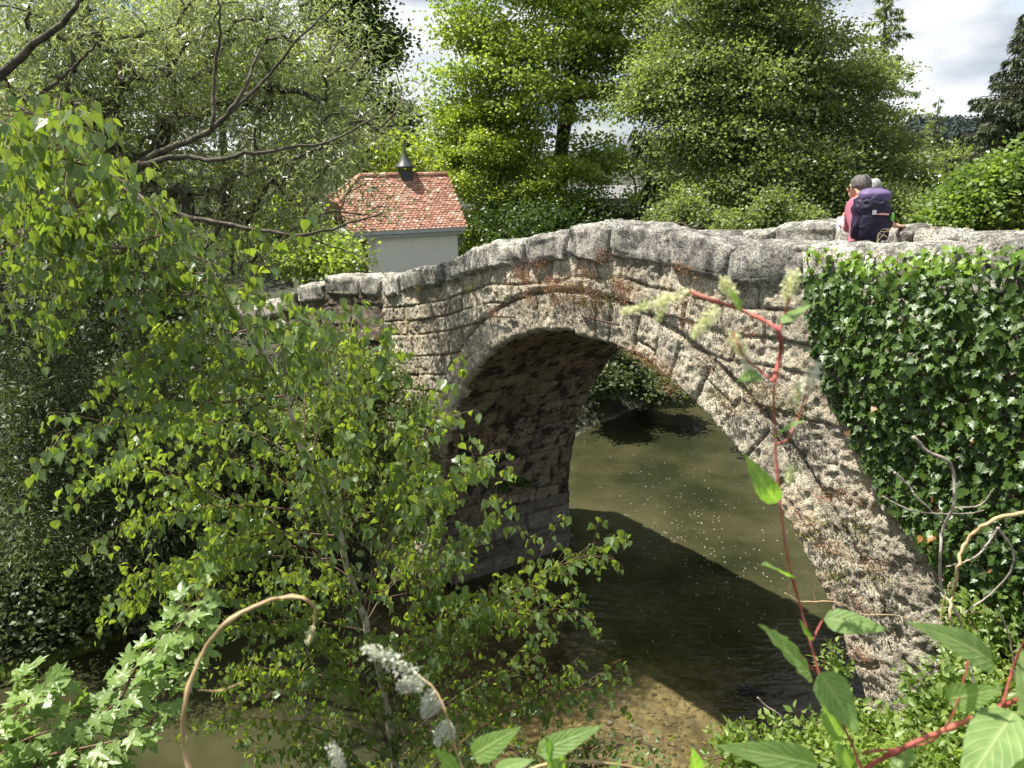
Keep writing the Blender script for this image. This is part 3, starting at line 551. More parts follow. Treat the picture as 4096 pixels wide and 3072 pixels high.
# left wing wall
P0 = B(-14.3, 0.12, 0); P1 = W(1150, 1160, 18.2); P1[2] = 0; P2 = P1+(P1-P0)*0.7; wd = unit(P2-P0); wn_ = np.array([wd[1], -wd[0], 0]); wn_ = wn_*np.sign(-(wn_@P0))
WL = np.linalg.norm(P2-P0); w1 = np.linalg.norm(P1-P0)
def wz(px, py):
    r = ray(px, py); t = ((P0-CAM)@wn_)/(r@wn_); p = CAM+r*t; return (p-P0)@wd, p[2]
wp = sorted([wz(1535, 1100), wz(1440, 1104), wz(1310, 1110), wz(1290, 1122), wz(1200, 1152), wz(1150, 1180), wz(1000, 1230)]); wp = np.array(wp)
wtop = lambda q: np.interp(q, wp[:, 0], wp[:, 1])
ww = thing('stone_wall', 'low shaded stone wall running left from the bridge below the chapel', 'wall', (P0+P2)/2)
q = np.arange(-0.1, WL, 0.028); t = np.linspace(0, 1, 150); Qg, Tg = np.meshgrid(q, t, indexing='ij'); zt_ = wtop(Qg)-0.3; Zg = 0.2+(zt_-0.2)*Tg
j, ti, o = blocks(Qg, zt_-Zg, (0.3, 0.5), (0.5, 1.1), 77); H = relief(np.stack([Qg, Zg, Qg*0+4], -1), j, o, 0.8)
mk('wall_face', P0+Qg[..., None]*wd+Zg[..., None]*UP+H[..., None]*wn_, grid_polys(len(q), 150), M['wing'], ww, True, {'tint': ti, 'joint': 1-j})
mb = MB(); mb.box((P0+P2)/2-wn_*0.3+UP*2.2, (WL/2, 0.24, 1.9), np.stack([wd, wn_, UP])); mb.build('wall_core', M['wing'], ww)
mb = MB(); qb = [wz(px, 1120)[0] for px in (1530, 1445, 1300, 1190)]+[wz(1150, 1120)[0]+0.3, WL*0.8, WL]; qb = sorted(qb); tn = []
for k in range(len(qb)-1):
    a, b = qb[k], qb[k+1]; m0 = mb.n; rock(mb, P0+wd*(a+b)/2-wn_*0.2+UP*(float(wtop((a+b)/2))-0.2), ((b-a)/2+0.01, 0.3, 0.22), np.stack([wd, wn_, UP]), 0.35, 0.1, 90+k, 60, 30, float(wtop(b-0.1)-wtop(a+0.1))/(b-a-0.2)*0.7); tn.append(np.full(mb.n-m0, rng.random()))
mb.build('coping', M['coping'], ww, True, {'tint': np.concatenate(tn)})

# ------------------------------------------------------------------ plants on the masonry
def ivy():
    t = thing('ivy', 'dense glossy dark green ivy hanging over the right side of the bridge', 'ivy', B(-2, -0.3, 2.5))
    bl = [(3228, 968), (3262, 1300), (3300, 1500), (3400, 1700), (3560, 2000), (3700, 2150), (3775, 2300), (3800, 2500), (3760, 2750)]
    bz = np.array([onplane(x, y) for x, y in bl])[::-1]; N_ = 50000
    s = rng.uniform(-4.7, 2.6, N_); z = rng.uniform(1.6, 7.5, N_); e = 0.16*fbm(np.stack([s, z, s*0], -1), 1.6, 3)
    sl = np.interp(z, bz[:, 1], bz[:, 0]); tp = np.interp(s, NT[0], NT[1]) - 0.03+0.8*e
    k = (s > sl+e*1.5) & (z < tp); s, z, sl, tp = s[k], z[k], sl[k], tp[k]; P3 = np.stack([s, z, s*0], -1)
    bul = 0.10+0.42*np.clip(fbm(P3, 0.9, 3)+0.35, 0, 1)*np.clip((s-sl)/0.7, 0.15, 1)+0.12*fbm(P3, 4.5, 2)
    lay = rng.random(len(s))**0.5; top = np.clip(1-(tp-z)/0.25, 0, 1)
    P = B(0, 0, 0)+s[:, None]*SH+z[:, None]*UP-(bul*(0.25+0.75*lay))[:, None]*NH+(top*rng.uniform(0, 0.35, len(s)))[:, None]*NH
    D = -UP*0.9+gauss(len(s), (0.42, 0.42, 0.35))-NH*0.25; Nn = -NH*1.0+UP*0.55+gauss(len(s), 0.36)+(top*0.9)[:, None]*UP
    sz = rng.uniform(0.035, 0.085, len(s)); fr = (fbm(P3, 1.1, 2, 3.3) > 0.09) | (top > 0.25) | ((z < 4.7) & (rng.random(len(s)) < 0.28)); fr &= lay > 0.45; br_ = (rng.random(len(s)) < 0.012) & ~fr & (z < 6.6)
    leaves('foliage', P[~fr & ~br_], D[~fr & ~br_], Nn[~fr & ~br_], sz[~fr & ~br_], IVY, M['ivy'], t, 0.1)
    leaves('fresh_foliage', P[fr], D[fr], Nn[fr], sz[fr]*0.85, IVY, M['ivyfresh'], t, 0.1)
    leaves('withered_leaves', P[br_]-NH*0.03, D[br_], Nn[br_], sz[br_], IVY, M['brownleaf'], t, 0.3)
    mb = MB()
    for k in range(60):
        a = rng.uniform(-3.6, 1.5); z0 = rng.uniform(2.2, 4); pts = [B(a+0.25*math.sin(q*1.3+k)+q*rng.normal(0, 0.05), -0.08, z0+q*0.45) for q in range(7)]
        pts = [p for p in pts if p[2] < 7.0 and (p@SH) > np.interp(p[2], bz[:, 1], bz[:, 0])+0.15]
        if len(pts) > 2: mb.tube(pts, 0.008, 4)
    mb.build('stem', M['bark'], t)
ivy()
def tufts(name, label, cat, spots, mat, n, size, r):
    P, D = [], []
    for x, y in spots:
        s, z = onplane(x, y); m = int(n*rng.uniform(0.6, 1.4)); a = gauss(m, (r, 0.035, r*0.55))
        rr = np.hypot(s-CS, z-CZ)
        P.append(B(s, -0.10, z)+a[:, :1]*SH-np.abs(a[:, 1:2])*NH+a[:, 2:]*UP); D.append(gauss(m, 0.7)-NH*0.8+UP*0.1)
    P = np.concatenate(P); o = leaves(name, P, np.concatenate(D), gauss(len(P), 1)+UP*0.4, rng.uniform(0.5, 1.3, len(P))*size, RH, mat); return tag(o, label, cat, kind='stuff')
tufts('stonecrop', 'dry reddish stonecrop tufts growing in the joints of the bridge face', 'wall plant',
      [(2130, 1110), (2180, 1062), (2235, 1130), (2300, 1128), (2330, 1140), (2385, 1150), (2440, 1012), (2430, 1180), (2505, 1130), (2560, 1395), (2620, 1425), (2640, 1450), (2700, 1480), (2715, 1545), (2760, 1075), (2800, 1290), (2750, 1200), (2840, 1170),
       (2980, 1360), (3040, 1330), (3100, 1560), (3190, 1550), (3060, 1610), (3250, 2060), (3340, 1975), (3425, 1975), (3355, 2180), (3520, 2235), (3470, 2400), (2010, 1250), (2250, 1200), (2880, 1450), (2950, 1610), (3480, 2600)]+[(rng.uniform(2060, 2560), rng.uniform(1085, 1215)) for _ in range(14)], M['sedum'], 200, 0.016, 0.10)
tufts('wall_moss', 'olive green moss and stonecrop patches on the bridge face', 'moss',
      [(2455, 1195), (2470, 1110), (3045, 1590), (3060, 1550), (3150, 1600), (3260, 2130), (3290, 2060), (3470, 2100), (1905, 1150), (1700, 1150), (2040, 1180), (3380, 2290), (2900, 1570), (3240, 1640), (1660, 1290), (3540, 2290), (2380, 1210)], M['sedumg'], 120, 0.017, 0.09)
# small fern patch on the pier
fn = thing('fern', 'small green fern growing from the pier under the arch', 'fern', B(-12.03, 1.6, 1.7))
for k in range(9):
    a = B(-12.03, 1.25+0.09*k+rng.normal(0, .02), 1.72+rng.normal(0, .05)); c = a+SH*rng.uniform(.1, .2)+NH*rng.normal(0, .12)+UP*rng.uniform(-.05, .1); q = spline([a, (a+c)/2+UP*.05, c], 14); m = 44
    P = q[rng.integers(2, 14, m)]; leaves('frond', P, gauss(m, 0.7)-UP*0.3+SH*0.5, gauss(m, 0.5)+UP*0.8+SH*.4, 0.075, OVAL, M['fern'], fn)

# ------------------------------------------------------------------ chapel
def chapel():
    EL = W(1396, 930, 27.6); k = 29.7/27.6; ER = W(1862, 908, 29.7); ez = 5.33; EL[2] = ER[2] = ez
    u = unit(ER-EL); v = np.array([-u[1], u[0], 0]); LN = np.linalg.norm(ER-EL); HW = 1.72; RZ = 7.2; z0 = 2.9
    t = thing('chapel', 'small white wayside chapel with orange tiled roof behind the bridge', 'chapel', (EL+ER)/2+v*HW-UP*(ez-z0))
    def pt(a, b, z): return EL+u*a+v*b+UP*(z-ez)
    mb = MB(); ov = 0.28; a0, a1, b0, b1 = ov+0.75, LN-ov+0.06, ov, 2*HW-ov
    def wall(pa, pb, zt, th=0.25):
        pa = np.array(pa); pb = np.array(pb); d = unit(pb-pa); nn = np.array([-d[1], d[0], 0]); c = (pa+pb)/2; c[2] = (z0+zt)/2
        mb.box(c, (np.linalg.norm(pb-pa)/2, th/2, (zt-z0)/2), np.stack([d, nn, UP]))
    wall(pt(a0, b0+.125, 0), pt(a1, b0+.125, 0), ez-0.06); wall(pt(a0, b1-.125, 0), pt(a1, b1-.125, 0), ez-0.06)
    wall(pt(a1-.125, b0+.252, 0), pt(a1-.125, b1-.252, 0), ez+0.0); wall(pt(a0+.125, b0+.252, 0), pt(a0+.125, b1-.252, 0), ez+0.0)
    g = [pt(a1-0.01, b0+.1, ez-.02), pt(a1-0.01, b1-.1, ez-.02), pt(a1-0.01, HW, RZ-0.28), pt(a1-0.2, b0+.1, ez-.02), pt(a1-0.2, b1-.1, ez-.02), pt(a1-0.2, HW, RZ-0.28)]
    mb.add(g, [np.array([[0, 1, 2], [5, 4, 3]]), np.array([[0, 3, 4, 1], [1, 4, 5, 2], [2, 5, 3, 0]])]); mb.build('wall', M['plaster'], t)
    mb = MB()
    for dz, h, off in ((-0.06, 0.085, 0.02), (-0.215, 0.06, 0.12)):
        mb.box(pt(LN/2, off, ez+dz), (LN/2-0.02, 0.03, h), np.stack([u, v, UP])); mb.box(pt(LN/2, 2*HW-off, ez+dz), (LN/2-0.02, 0.03, h), np.stack([u, v, UP]))
    mb.box(pt(0.05, HW, ez-0.06), (0.03, HW-0.06, 0.085), np.stack([u, v, UP])); mb.build('fascia', M['fascia'], t)
    mb = MB(); mb.box(pt(LN/2, HW, ez-0.11), (LN/2-0.1, HW-0.14, 0.012), np.stack([u, v, UP])); mb.build('soffit_board', M['fascia'], t)
    for b in (b0+0.1, b1-0.1):
        mb = MB(); c = pt(ov+0.12, b, 0); c[2] = (z0+ez)/2-0.1; mb.box(c, (0.085, 0.085, (ez-z0)/2-0.06), np.stack([u, v, UP])); mb.build('porch_post', M['fascia'], t)
    mb = MB(); c = pt(a0-0.03, HW, 0); c[2] = z0+1.0; mb.box(c, (0.025, 0.45, 1.0), np.stack([u, v, UP])); mb.build('door', M['darkwood'], t)
    # roof: half hip on the left end; individual beaver tail tiles
    hipz = ez+(RZ-ez)*0.55; hb = HW*0.55; ha = 1.0
    A = [pt(0, 0, ez), pt(LN, 0, ez), pt(LN, HW, RZ), pt(ha, HW, RZ), pt(0, hb, hipz), pt(0, 2*HW-hb, hipz), pt(0, 2*HW, ez), pt(LN, 2*HW, ez)]
    A = np.array(A)-UP*0.02; mb = MB(); lo = A-UP*0.07; VV = np.vstack([A, lo])
    mb.add(VV, [np.array([[0, 1, 2, 3, 4]]), np.array([[7, 6, 5, 3, 2]]), np.array([[4, 3, 5]]), np.array([[8, 12, 11, 10, 9], [15, 10, 11, 13, 14]]), np.array([[0, 8, 9, 1], [1, 9, 10, 2], [2, 10, 15, 7], [7, 15, 14, 6], [0, 4, 12, 8], [4, 5, 13, 12], [5, 6, 14, 13]])])
    roof = mb.build('roof', M['tile'], t)
    sl = math.hypot(HW, RZ-ez); P = []; 
    for side in (0, 1):
        rows = 24; dirv = (v*HW+UP*(RZ-ez))/sl if side == 0 else (-v*HW+UP*(RZ-ez))/sl; nrm = unit(np.cross(u, dirv))*(1 if side == 0 else -1)
        T = MB()
        for r in range(rows):
            q = (r)/rows*sl; w = 0.165; m = int(LN/w)+2
            for c in range(m):
                a = (c-0.5*(r % 2))*w+w/2; hq = q/sl
                amin = 0 if hq < 0.55 else (hq-0.55)/0.45*ha
                if a < amin-0.02 or a > LN+0.02: continue
                o = (EL if side == 0 else EL+v*2*HW)+u*a+dirv*(q-0.04)+nrm*(0.035+rng.normal(0, 0.004)); hw = w*0.48; ln = sl/rows*1.5
                pr_ = [(-hw, 0.045), (0-hw*0.5, 0.008), (0, 0), (hw*0.5, 0.008), (hw, 0.045), (hw, ln), (-hw, ln)]
                tilt = rng.normal(0, 0.02)
                top = np.array([o+u*(x+tilt*y)+dirv*y+nrm*(-0.028*y/ln) for x, y in pr_]); bot = top-nrm*0.016
                T.add(np.vstack([top, bot]), [np.array([[0, 1, 2, 3, 4, 5, 6] if side == 0 else [6, 5, 4, 3, 2, 1, 0]]), np.array([[i, i+7, (i+1) % 7+7, (i+1) % 7] for i in range(7)])])
        T.build('roof_tiles', M['tile'], roof)
    mb = MB()
    for k in range(14):
        a = ha+(LN-ha)*(k+0.5)/14; mb.tube([pt(a-(LN-ha)/28-.01, HW, RZ-0.01), pt(a+(LN-ha)/28+.015, HW, RZ+0.01)], [0.085, 0.098], 8)
    for b in (hb, 2*HW-hb): mb.tube([pt(ha, HW, RZ), pt(0, b, hipz+0.0)], 0.075, 8)
    mb.build('ridge_tiles', M['tile'], roof)
    a = ((W(1618, 689, 30.5)-EL)@u); mb = MB(); c = pt(a, HW, RZ)
    mb.box(c-UP*0.04, (0.22, 0.22, 0.22), np.stack([u, v, UP]))
    for sx in (-1, 1):
        for sy in (-1, 1): mb.box(c+u*0.16*sx+v*0.16*sy+UP*0.22, (0.03, 0.03, 0.06), np.stack([u, v, UP]))
    tur = mb.build('bell_turret', M['spire'], t)
    mb = MB(); n = 12; z = np.linspace(0, 1, n); rr_ = 0.34*(1-z)**2.6+0.02+0.05*(1-z); pts = c+UP*(0.26+0.98*z)[:, None]
    mb.tube(pts, rr_, 8); mb.sphere(c+UP*1.25, 0.03); mb.build('spire', M['spire'], tur, True)
chapel()

# ------------------------------------------------------------------ far background
def hillside():
    x = np.linspace(60, 420, 80); y = np.linspace(330, 640, 40); X, Y = np.meshgrid(x, y, indexing='ij')
    Z = 3+22*np.exp(-((X-300)/130)**2)*np.clip((Y-380)/160, 0, 1)+5*fbm(np.stack([X, Y, X*0], -1), 0.02, 3)
    tag(mk('hill', np.stack([X, Y, Z], -1), grid_polys(80, 40), plain('hay_field', (0.07, 0.10, 0.03), (0.16, 0.19, 0.07), 0.02, 1, 0), smooth=True), 'low hill with a pale field beyond the village', kind='structure')
    P = []; S = []
    for k in range(520):
        px, py = rng.uniform(3630, 4090), rng.uniform(512, 590); d = 430+(590-py)*1.5
        c = W(px, py, d)+UP*rng.uniform(0, 3); r = rng.uniform(3.5, 7); m = 70; u_ = unit(rng.normal(0, 1, (m, 3))); P.append(c+u_*np.array([r*0.8, r*0.8, r*1.05])); S.append(np.full(m, 1.7))
    P = np.concatenate(P); tag(leaves('far_forest', P, gauss(len(P), 1), gauss(len(P), 0.6)+UP, np.concatenate(S), RH, M['cliff']), 'dark forest tinted haze-blue on the distant hilltop', 'forest', kind='stuff')
hillside()
def house(name, label, c, yaw, hx, hy, hz, roofmat, rh):
    t = thing(name, label, 'house', c); ax = np.array([[math.cos(yaw), math.sin(yaw), 0], [-math.sin(yaw), math.cos(yaw), 0], [0, 0, 1.0]]); c = np.asarray(c, float)
    mb = MB(); mb.box(c+UP*hz/2, (hx, hy, hz/2), ax)
    g = np.array([[-hx, -hy, hz], [-hx, hy, hz], [-hx, 0, hz+rh-.15], [hx, -hy, hz], [hx, hy, hz], [hx, 0, hz+rh-.15]]); mb.add(c+g@ax, [np.array([[0, 1, 2], [5, 4, 3]]), np.array([[0, 2, 5, 3], [1, 4, 5, 2]])]); mb.build('wall', M['plaster'], t)
    mb = MB(); e = 0.5
    for sy in (-1, 1):
        g = np.array([[-hx-e, sy*(hy+e), hz-e*rh/hy], [hx+e, sy*(hy+e), hz-e*rh/hy], [hx+e, 0, hz+rh], [-hx-e, 0, hz+rh]]); g2 = g+np.array([0, 0, 0.18]); mb.add(c+np.vstack([g, g2])@ax, np.array([[3, 2, 1, 0], [4, 5, 6, 7], [0, 1, 5, 4], [1, 2, 6, 5], [2, 3, 7, 6], [3, 0, 4, 7]]))
    mb.build('roof', roofmat, t)
    for k in range(3):
        mb = MB(); mb.box(c+np.array([(-0.55+0.55*k)*hx, -hy-0.02, hz*0.55])@ax, (0.4, 0.05, 0.42), ax); f = mb.build('window', M['fascia'], t); mb = MB(); mb.box(c+np.array([(-0.55+0.55*k)*hx, -hy-0.075, hz*0.55])@ax, (0.34, 0.01, 0.36), ax); mb.build('pane', M['black'], f)
house('white_house', 'white rendered house glimpsed behind the trees above the bridge crown', gp(2560, 52), 0.05, 4.5, 4, 1.9, plain('grey_roof', (0.12, 0.11, 0.11), (0.2, 0.19, 0.18), 3), 0.5)
house('white_house', 'pale roofed house glimpsed through the bushes right of the hikers', gp(3690, 46), -0.3, 5, 3.5, 2.0, plain('pale_roof', (0.55, 0.54, 0.52), (0.7, 0.69, 0.67), 3), 1.6)

# ------------------------------------------------------------------ background trees
D_ = lambda px, py, d: W(px, py, d)
T3b = gp(2230, 36)
tree('ash_tree', 'tall bright green feathery ash with dark forked trunks behind the bridge', 'tree', [T3b, D_(2235, 760, 36), D_(2250, 560, 36), D_(2290, 330, 36), D_(2330, 40, 36), D_(2340, -250, 36)], 0.34,
     [(2000, 190, 220, 220, 36), (2300, 60, 260, 200, 36), (2570, 130, 170, 200, 36), (2150, 330, 300, 180, 35), (1880, 380, 130, 130, 36), (2480, 330, 190, 160, 36), (2520, 620, 110, 130, 35), (2200, -200, 420, 220, 36), (1900, 60, 110, 110, 36), (2620, -80, 120, 160, 36), (2560, 820, 90, 80, 34), (2480, 700, 150, 70, 35), (2330, 560, 110, 60, 35), (2420, 620, 100, 60, 35), (2080, 480, 90, 60, 35), (1760, 300, 60, 60, 36), (1860, 160, 100, 60, 36)], 380, 170, 0.15, M['ash'], (0.62, 0.62, 0.13), RH, lowpref=0.3)
tree('ash_tree', 'slim dark trunked ash standing left of the bright forked one', 'tree', [gp(1955, 38), D_(1955, 900, 38), D_(1970, 620, 38), D_(1960, 300, 38), D_(1900, 60, 38)], 0.26,
     [(1960, 560, 180, 120, 37), (1780, 500, 90, 110, 37), (1820, 640, 130, 90, 36), (2050, 640, 90, 80, 37)], 90, 110, 0.16, M['ash'], (0.5, 0.5, 0.18))
tree('hornbeam', 'yellow green multi stemmed young tree right of the chapel', 'tree', [gp(1990, 35), D_(1990, 900, 35), D_(2000, 700, 35), D_(2010, 560, 35)], 0.15,
     [(1880, 470, 60, 80, 35), (1950, 420, 50, 80, 35), (2060, 430, 50, 90, 35), (2130, 480, 40, 70, 35), (1800, 540, 70, 70, 35), (1760, 660, 80, 70, 35), (1930, 600, 130, 90, 34), (2080, 600, 100, 80, 34), (1980, 760, 200, 110, 34), (2230, 660, 100, 50, 33), (2320, 680, 60, 30, 33), (2180, 760, 120, 60, 33), (2030, 900, 190, 90, 34), (2290, 800, 100, 60, 33), (1930, 990, 120, 70, 33)], 330, 130, 0.12, M['bright'], (0.32, 0.32, 0.13), RH, wig=0.08, lowpref=1.0)
tree('hornbeam', 'darker green leafy thicket tree between the young tree and the house', 'tree', [gp(2250, 33), D_(2250, 860, 33), D_(2260, 760, 33)], 0.14,
     [(2150, 880, 240, 90, 32), (2360, 840, 130, 70, 32), (2100, 990, 260, 80, 32)], 160, 110, 0.12, M['dark'], (0.4, 0.4, 0.25))
tree('hornbeam', 'broad grey green hornbeam filling the background above the crown of the bridge', 'tree', [gp(3020, 26), D_(3010, 820, 26), D_(2990, 600, 26), D_(2960, 330, 26), D_(2940, 50, 26)], 0.36,
     [(2800, 150, 200, 200, 26), (3050, 100, 220, 200, 26), (2700, 380, 190, 150, 25), (3000, 350, 280, 190, 25), (3300, 420, 230, 180, 26), (2900, 600, 330, 160, 24.5), (3250, 650, 290, 160, 25), (3500, 600, 130, 140, 26), (2980, 800, 330, 110, 24), (3350, 810, 230, 100, 24), (2980, -150, 330, 170, 26), (3380, 330, 150, 150, 26.5), (3550, 640, 110, 110, 26), (2560, 420, 90, 110, 25), (3200, 200, 160, 150, 25.5)], 760, 150, 0.10, M['mixed'], (0.42, 0.42, 0.11), RH, lowpref=0.35)
tree('hornbeam', 'low light green bush along the far parapet of the bridge', 'bush', [gp(2780, 20), D_(2780, 960, 20), D_(2770, 900, 20)], 0.06,
     [(2660, 890, 90, 35, 21), (2760, 840, 60, 50, 21), (2900, 900, 120, 40, 20), (3100, 830, 60, 70, 20), (3220, 890, 90, 50, 20), (2600, 900, 50, 20, 21), (3020, 880, 50, 40, 20)], 120, 70, 0.085, M['mixed'], (0.18, 0.18, 0.16))
spruce('spruce', 'dark weeping spruce rising behind the broad hornbeam', gp(2930, 29.5), 17.5, 5.2, 90, M['needles'], hang=0.8, size=0.55, per=330, tilt=-0.1, lo=0.06)
spruce('spruce', 'thin conifer with open crown at the right of the hornbeam', gp(3435, 31), 10.6, 2.9, 90, M['mixed'], hang=0.14, size=0.2, per=340, tilt=0.15)
spruce('spruce', 'dark ragged spruce at the right edge of the view', gp(4065, 24), 10.0, 3.1, 210, M['needles'], hang=0.24, size=0.17, per=700, tilt=0.15)
spruce('spruce', 'small distant conifer below the sky gap', gp(3680, 60), 8.6, 2.2, 32, M['mixed'], hang=0.2, size=0.3, per=120)
tree('oak', 'tall dark tree rising behind the willow', 'tree', [gp(1430, 44), D_(1430, 600, 44), D_(1430, 300, 44), D_(1440, 60, 44)], 0.35,
     [(1420, 90, 110, 150, 44), (1500, 200, 100, 120, 44), (1330, 20, 110, 110, 44), (1560, 560, 90, 180, 44), (1400, 350, 130, 120, 44), (1640, 700, 80, 110, 44), (1450, -90, 120, 90, 44)], 200, 110, 0.22, M['dark'], (0.6, 0.6, 0.35))
tree('maple_tree', 'bright green tree glimpsed through the willow branches', 'tree', [gp(900, 34), D_(900, 700, 34), D_(880, 400, 34), D_(860, 150, 34)], 0.25,
     [(700, 250, 260, 200, 34), (1050, 330, 240, 170, 34), (1150, 650, 260, 160, 34), (1600, 640, 90, 100, 33), (500, 650, 350, 220, 34), (1250, 480, 200, 130, 34), (850, 30, 200, 150, 34), (200, 400, 300, 300, 34)], 300, 110, 0.18, M['bright'], (0.6, 0.6, 0.4))
tree('maple_bush', 'light green maple bush at the right edge behind the parapet', 'bush', [gp(3950, 15), D_(3950, 960, 15), D_(3950, 850, 15)], 0.08,
     [(3950, 790, 120, 90, 15), (4080, 720, 90, 120, 15), (3850, 880, 110, 50, 15), (4000, 900, 140, 60, 15)], 220, 80, 0.10, M['freshbush'], (0.22, 0.22, 0.14))
tree('hazel_bush', 'grey green bush under the sky gap beyond the hikers', 'bush', [gp(3720, 24), D_(3720, 900, 24), D_(3720, 800, 24)], 0.08,
     [(3700, 760, 130, 80, 26), (3600, 850, 130, 80, 23), (3800, 870, 150, 70, 22), (3850, 680, 100, 90, 27), (3560, 720, 80, 90, 28)], 230, 90, 0.10, M['mixed'], (0.3, 0.3, 0.2))
tree('river_bush', 'leafy bush overhanging the water seen through the arch', 'bush', [W(2560, 1545, 24.5), W(2560, 1500, 24.5), W(2550, 1450, 24.5)], 0.05,
     [(2500, 1490, 90, 70, 23), (2640, 1540, 100, 50, 22.5), (2450, 1400, 80, 80, 25), (2560, 1420, 120, 60, 25), (2370, 1480, 70, 60, 22), (2400, 1420, 80, 60, 23), (2430, 1530, 60, 30, 21.5)], 240, 110, 0.12, M['under'], (0.22, 0.22, 0.15))

# ------------------------------------------------------------------ willow and left bank
wt_, wtips = tree('willow_tree', 'large silvery willow with dark spreading limbs on the left bank', 'tree', [np.array([-8.6, 12.6, 1.2]), W(-60, 1080, 12.6), W(160, 980, 12.6), W(330, 840, 12.5), W(480, 700, 12.4), W(560, 650, 12.3)], 0.24,
     [(850, 250, 330, 230, 12.5, 1.6), (1250, 250, 300, 200, 12.8, 1.6), (1420, 430, 230, 150, 12.8, 1.2), (1000, 560, 380, 170, 12.2, 1.5), (1230, 700, 260, 130, 11.8, 1.2), (500, 300, 300, 280, 12, 1.6), (150, 200, 300, 250, 11.5, 1.6), (300, 650, 350, 260, 12, 1.6), (900, 860, 320, 130, 12, 1.3), (1250, 860, 110, 80, 11.5, 0.8), (1480, 870, 100, 60, 11.2, 0.3), (700, 20, 700, 150, 12.5, 1.5), (950, 1000, 200, 100, 12.8, 1.0), (60, 900, 250, 250, 11.5, 1.2)], 560, 95, 0.125, M['willow'], (0.2, 0.2, 0.2), NAR, 'wbark', droop=0.35, up=0.3, lowpref=0.35)
mb = MB()
for pts, d, r in (([(480, 720), (620, 620), (850, 515), (960, 380), (1040, 200)], 12.2, 0.075), ([(850, 515), (860, 300), (880, 100), (870, -60)], 12.1, 0.04), ([(850, 515), (1050, 330), (1200, 150), (1380, -20)], 12.3, 0.035), ([(560, 660), (720, 625), (850, 640), (1000, 615), (1180, 590), (1330, 560), (1500, 470)], 12.0, 0.05),
                  ([(520, 770), (700, 850), (930, 900), (1180, 940), (1380, 900), (1530, 850)], 11.8, 0.05), ([(-80, 380), (90, 220), (250, 90), (350, -40)], 11.6, 0.085), ([(100, 420), (270, 290), (400, 160)], 11.7, 0.045), ([(-60, 1080), (160, 960), (330, 860), (480, 720)], 12.2, 0.13), ([(-80, 640), (120, 780), (250, 620), (420, 560)], 12.0, 0.05), ([(1180, 940), (1400, 1010), (1500, 1060), (1560, 1130)], 11.6, 0.014), ([(600, 980), (300, 1000), (0, 1010)], 12.4, 0.05)):
    P = spline([W(x, y, d-1.7+0.2*math.sin(i*1.7)) for i, (x, y) in enumerate(pts)], 24); mb.tube(P+gauss(24, 0.009), np.linspace(r, r*0.3, 24)*0.75, 7)
mb.build('limb', M['wbark'], wt_, True)
tree('willow_shrub', 'shaded grey green willow scrub overhanging the left bank', 'shrub', [np.array([-8.8, 11.8, 0.8]), W(100, 1900, 11.4), W(200, 1500, 11.2)], 0.08,
     [(100, 1300, 250, 200, 11.5, 1), (150, 1600, 300, 200, 11, 1), (550, 1500, 300, 200, 12, 1), (200, 1900, 330, 160, 10.8, 0.9), (650, 1850, 330, 180, 11.5, 0.9), (350, 2100, 380, 90, 10.6, 0.8), (60, 2180, 150, 80, 10, .6)], 330, 75, 0.12, M['under'], (0.2, 0.2, 0.16), NAR, 'wbark', droop=0.2)  # darker leaf material: shade from the willow is put into the scrub colour
tree('dark_thicket', 'dense dark leafy thicket under the willow on the left bank', 'shrub', [np.array([-7.9, 13.6, 1.0]), np.array([-7.9, 13.6, 2.4]), np.array([-7.7, 13.4, 3.4])], 0.09,
     [(150, 1350, 350, 220, 14.5, 1), (600, 1350, 350, 200, 15, 1), (760, 1180, 250, 120, 16, 1), (400, 1750, 500, 260, 13, 1), (100, 2200, 300, 200, 12, 1), (500, 2300, 350, 150, 12.2, 1), (200, 2400, 350, 120, 11.3, 0.6), (700, 2380, 250, 90, 12.4, .6), (850, 2150, 250, 200, 13, 1), (900, 1750, 250, 250, 13.8, 1), (300, 1000, 400, 180, 15, 1), (650, 1030, 350, 120, 17, 1)], 560, 95, 0.095, M['under'], (0.3, 0.3, 0.22))
tree('abutment_bush', 'sunlit small leaved bush climbing the left abutment of the bridge', 'bush', [B(-13.2, -0.8, 0.4), B(-13.4, -0.7, 1.6), B(-13.6, -0.6, 2.8)], 0.05,
     [(1400, 1400, 50, 80, 14.2, 0.4), (1520, 1500, 80, 80, 13.6, 0.3), (1660, 1640, 50, 90, 13.1, 0.25), (1480, 1600, 150, 120, 13.4, 0.5), (1560, 1820, 180, 160, 12.8, 0.4), (1400, 2020, 230, 140, 12.8, 0.4), (1620, 2060, 110, 130, 12.4, 0.3), (1250, 1750, 170, 170, 13.6, 0.5)], 400, 85, 0.06, M['mixed'], (0.14, 0.14, 0.12))
tree('chapel_bush', 'leafy bush growing against the left end of the chapel', 'bush', [gp(1330, 24), D_(1330, 1100, 24), D_(1300, 960, 24)], 0.08,
     [(1280, 1010, 130, 90, 23), (1130, 930, 180, 110, 24), (1390, 1060, 40, 40, 22)], 130, 110, 0.12, M['ash'], (0.3, 0.3, 0.2))
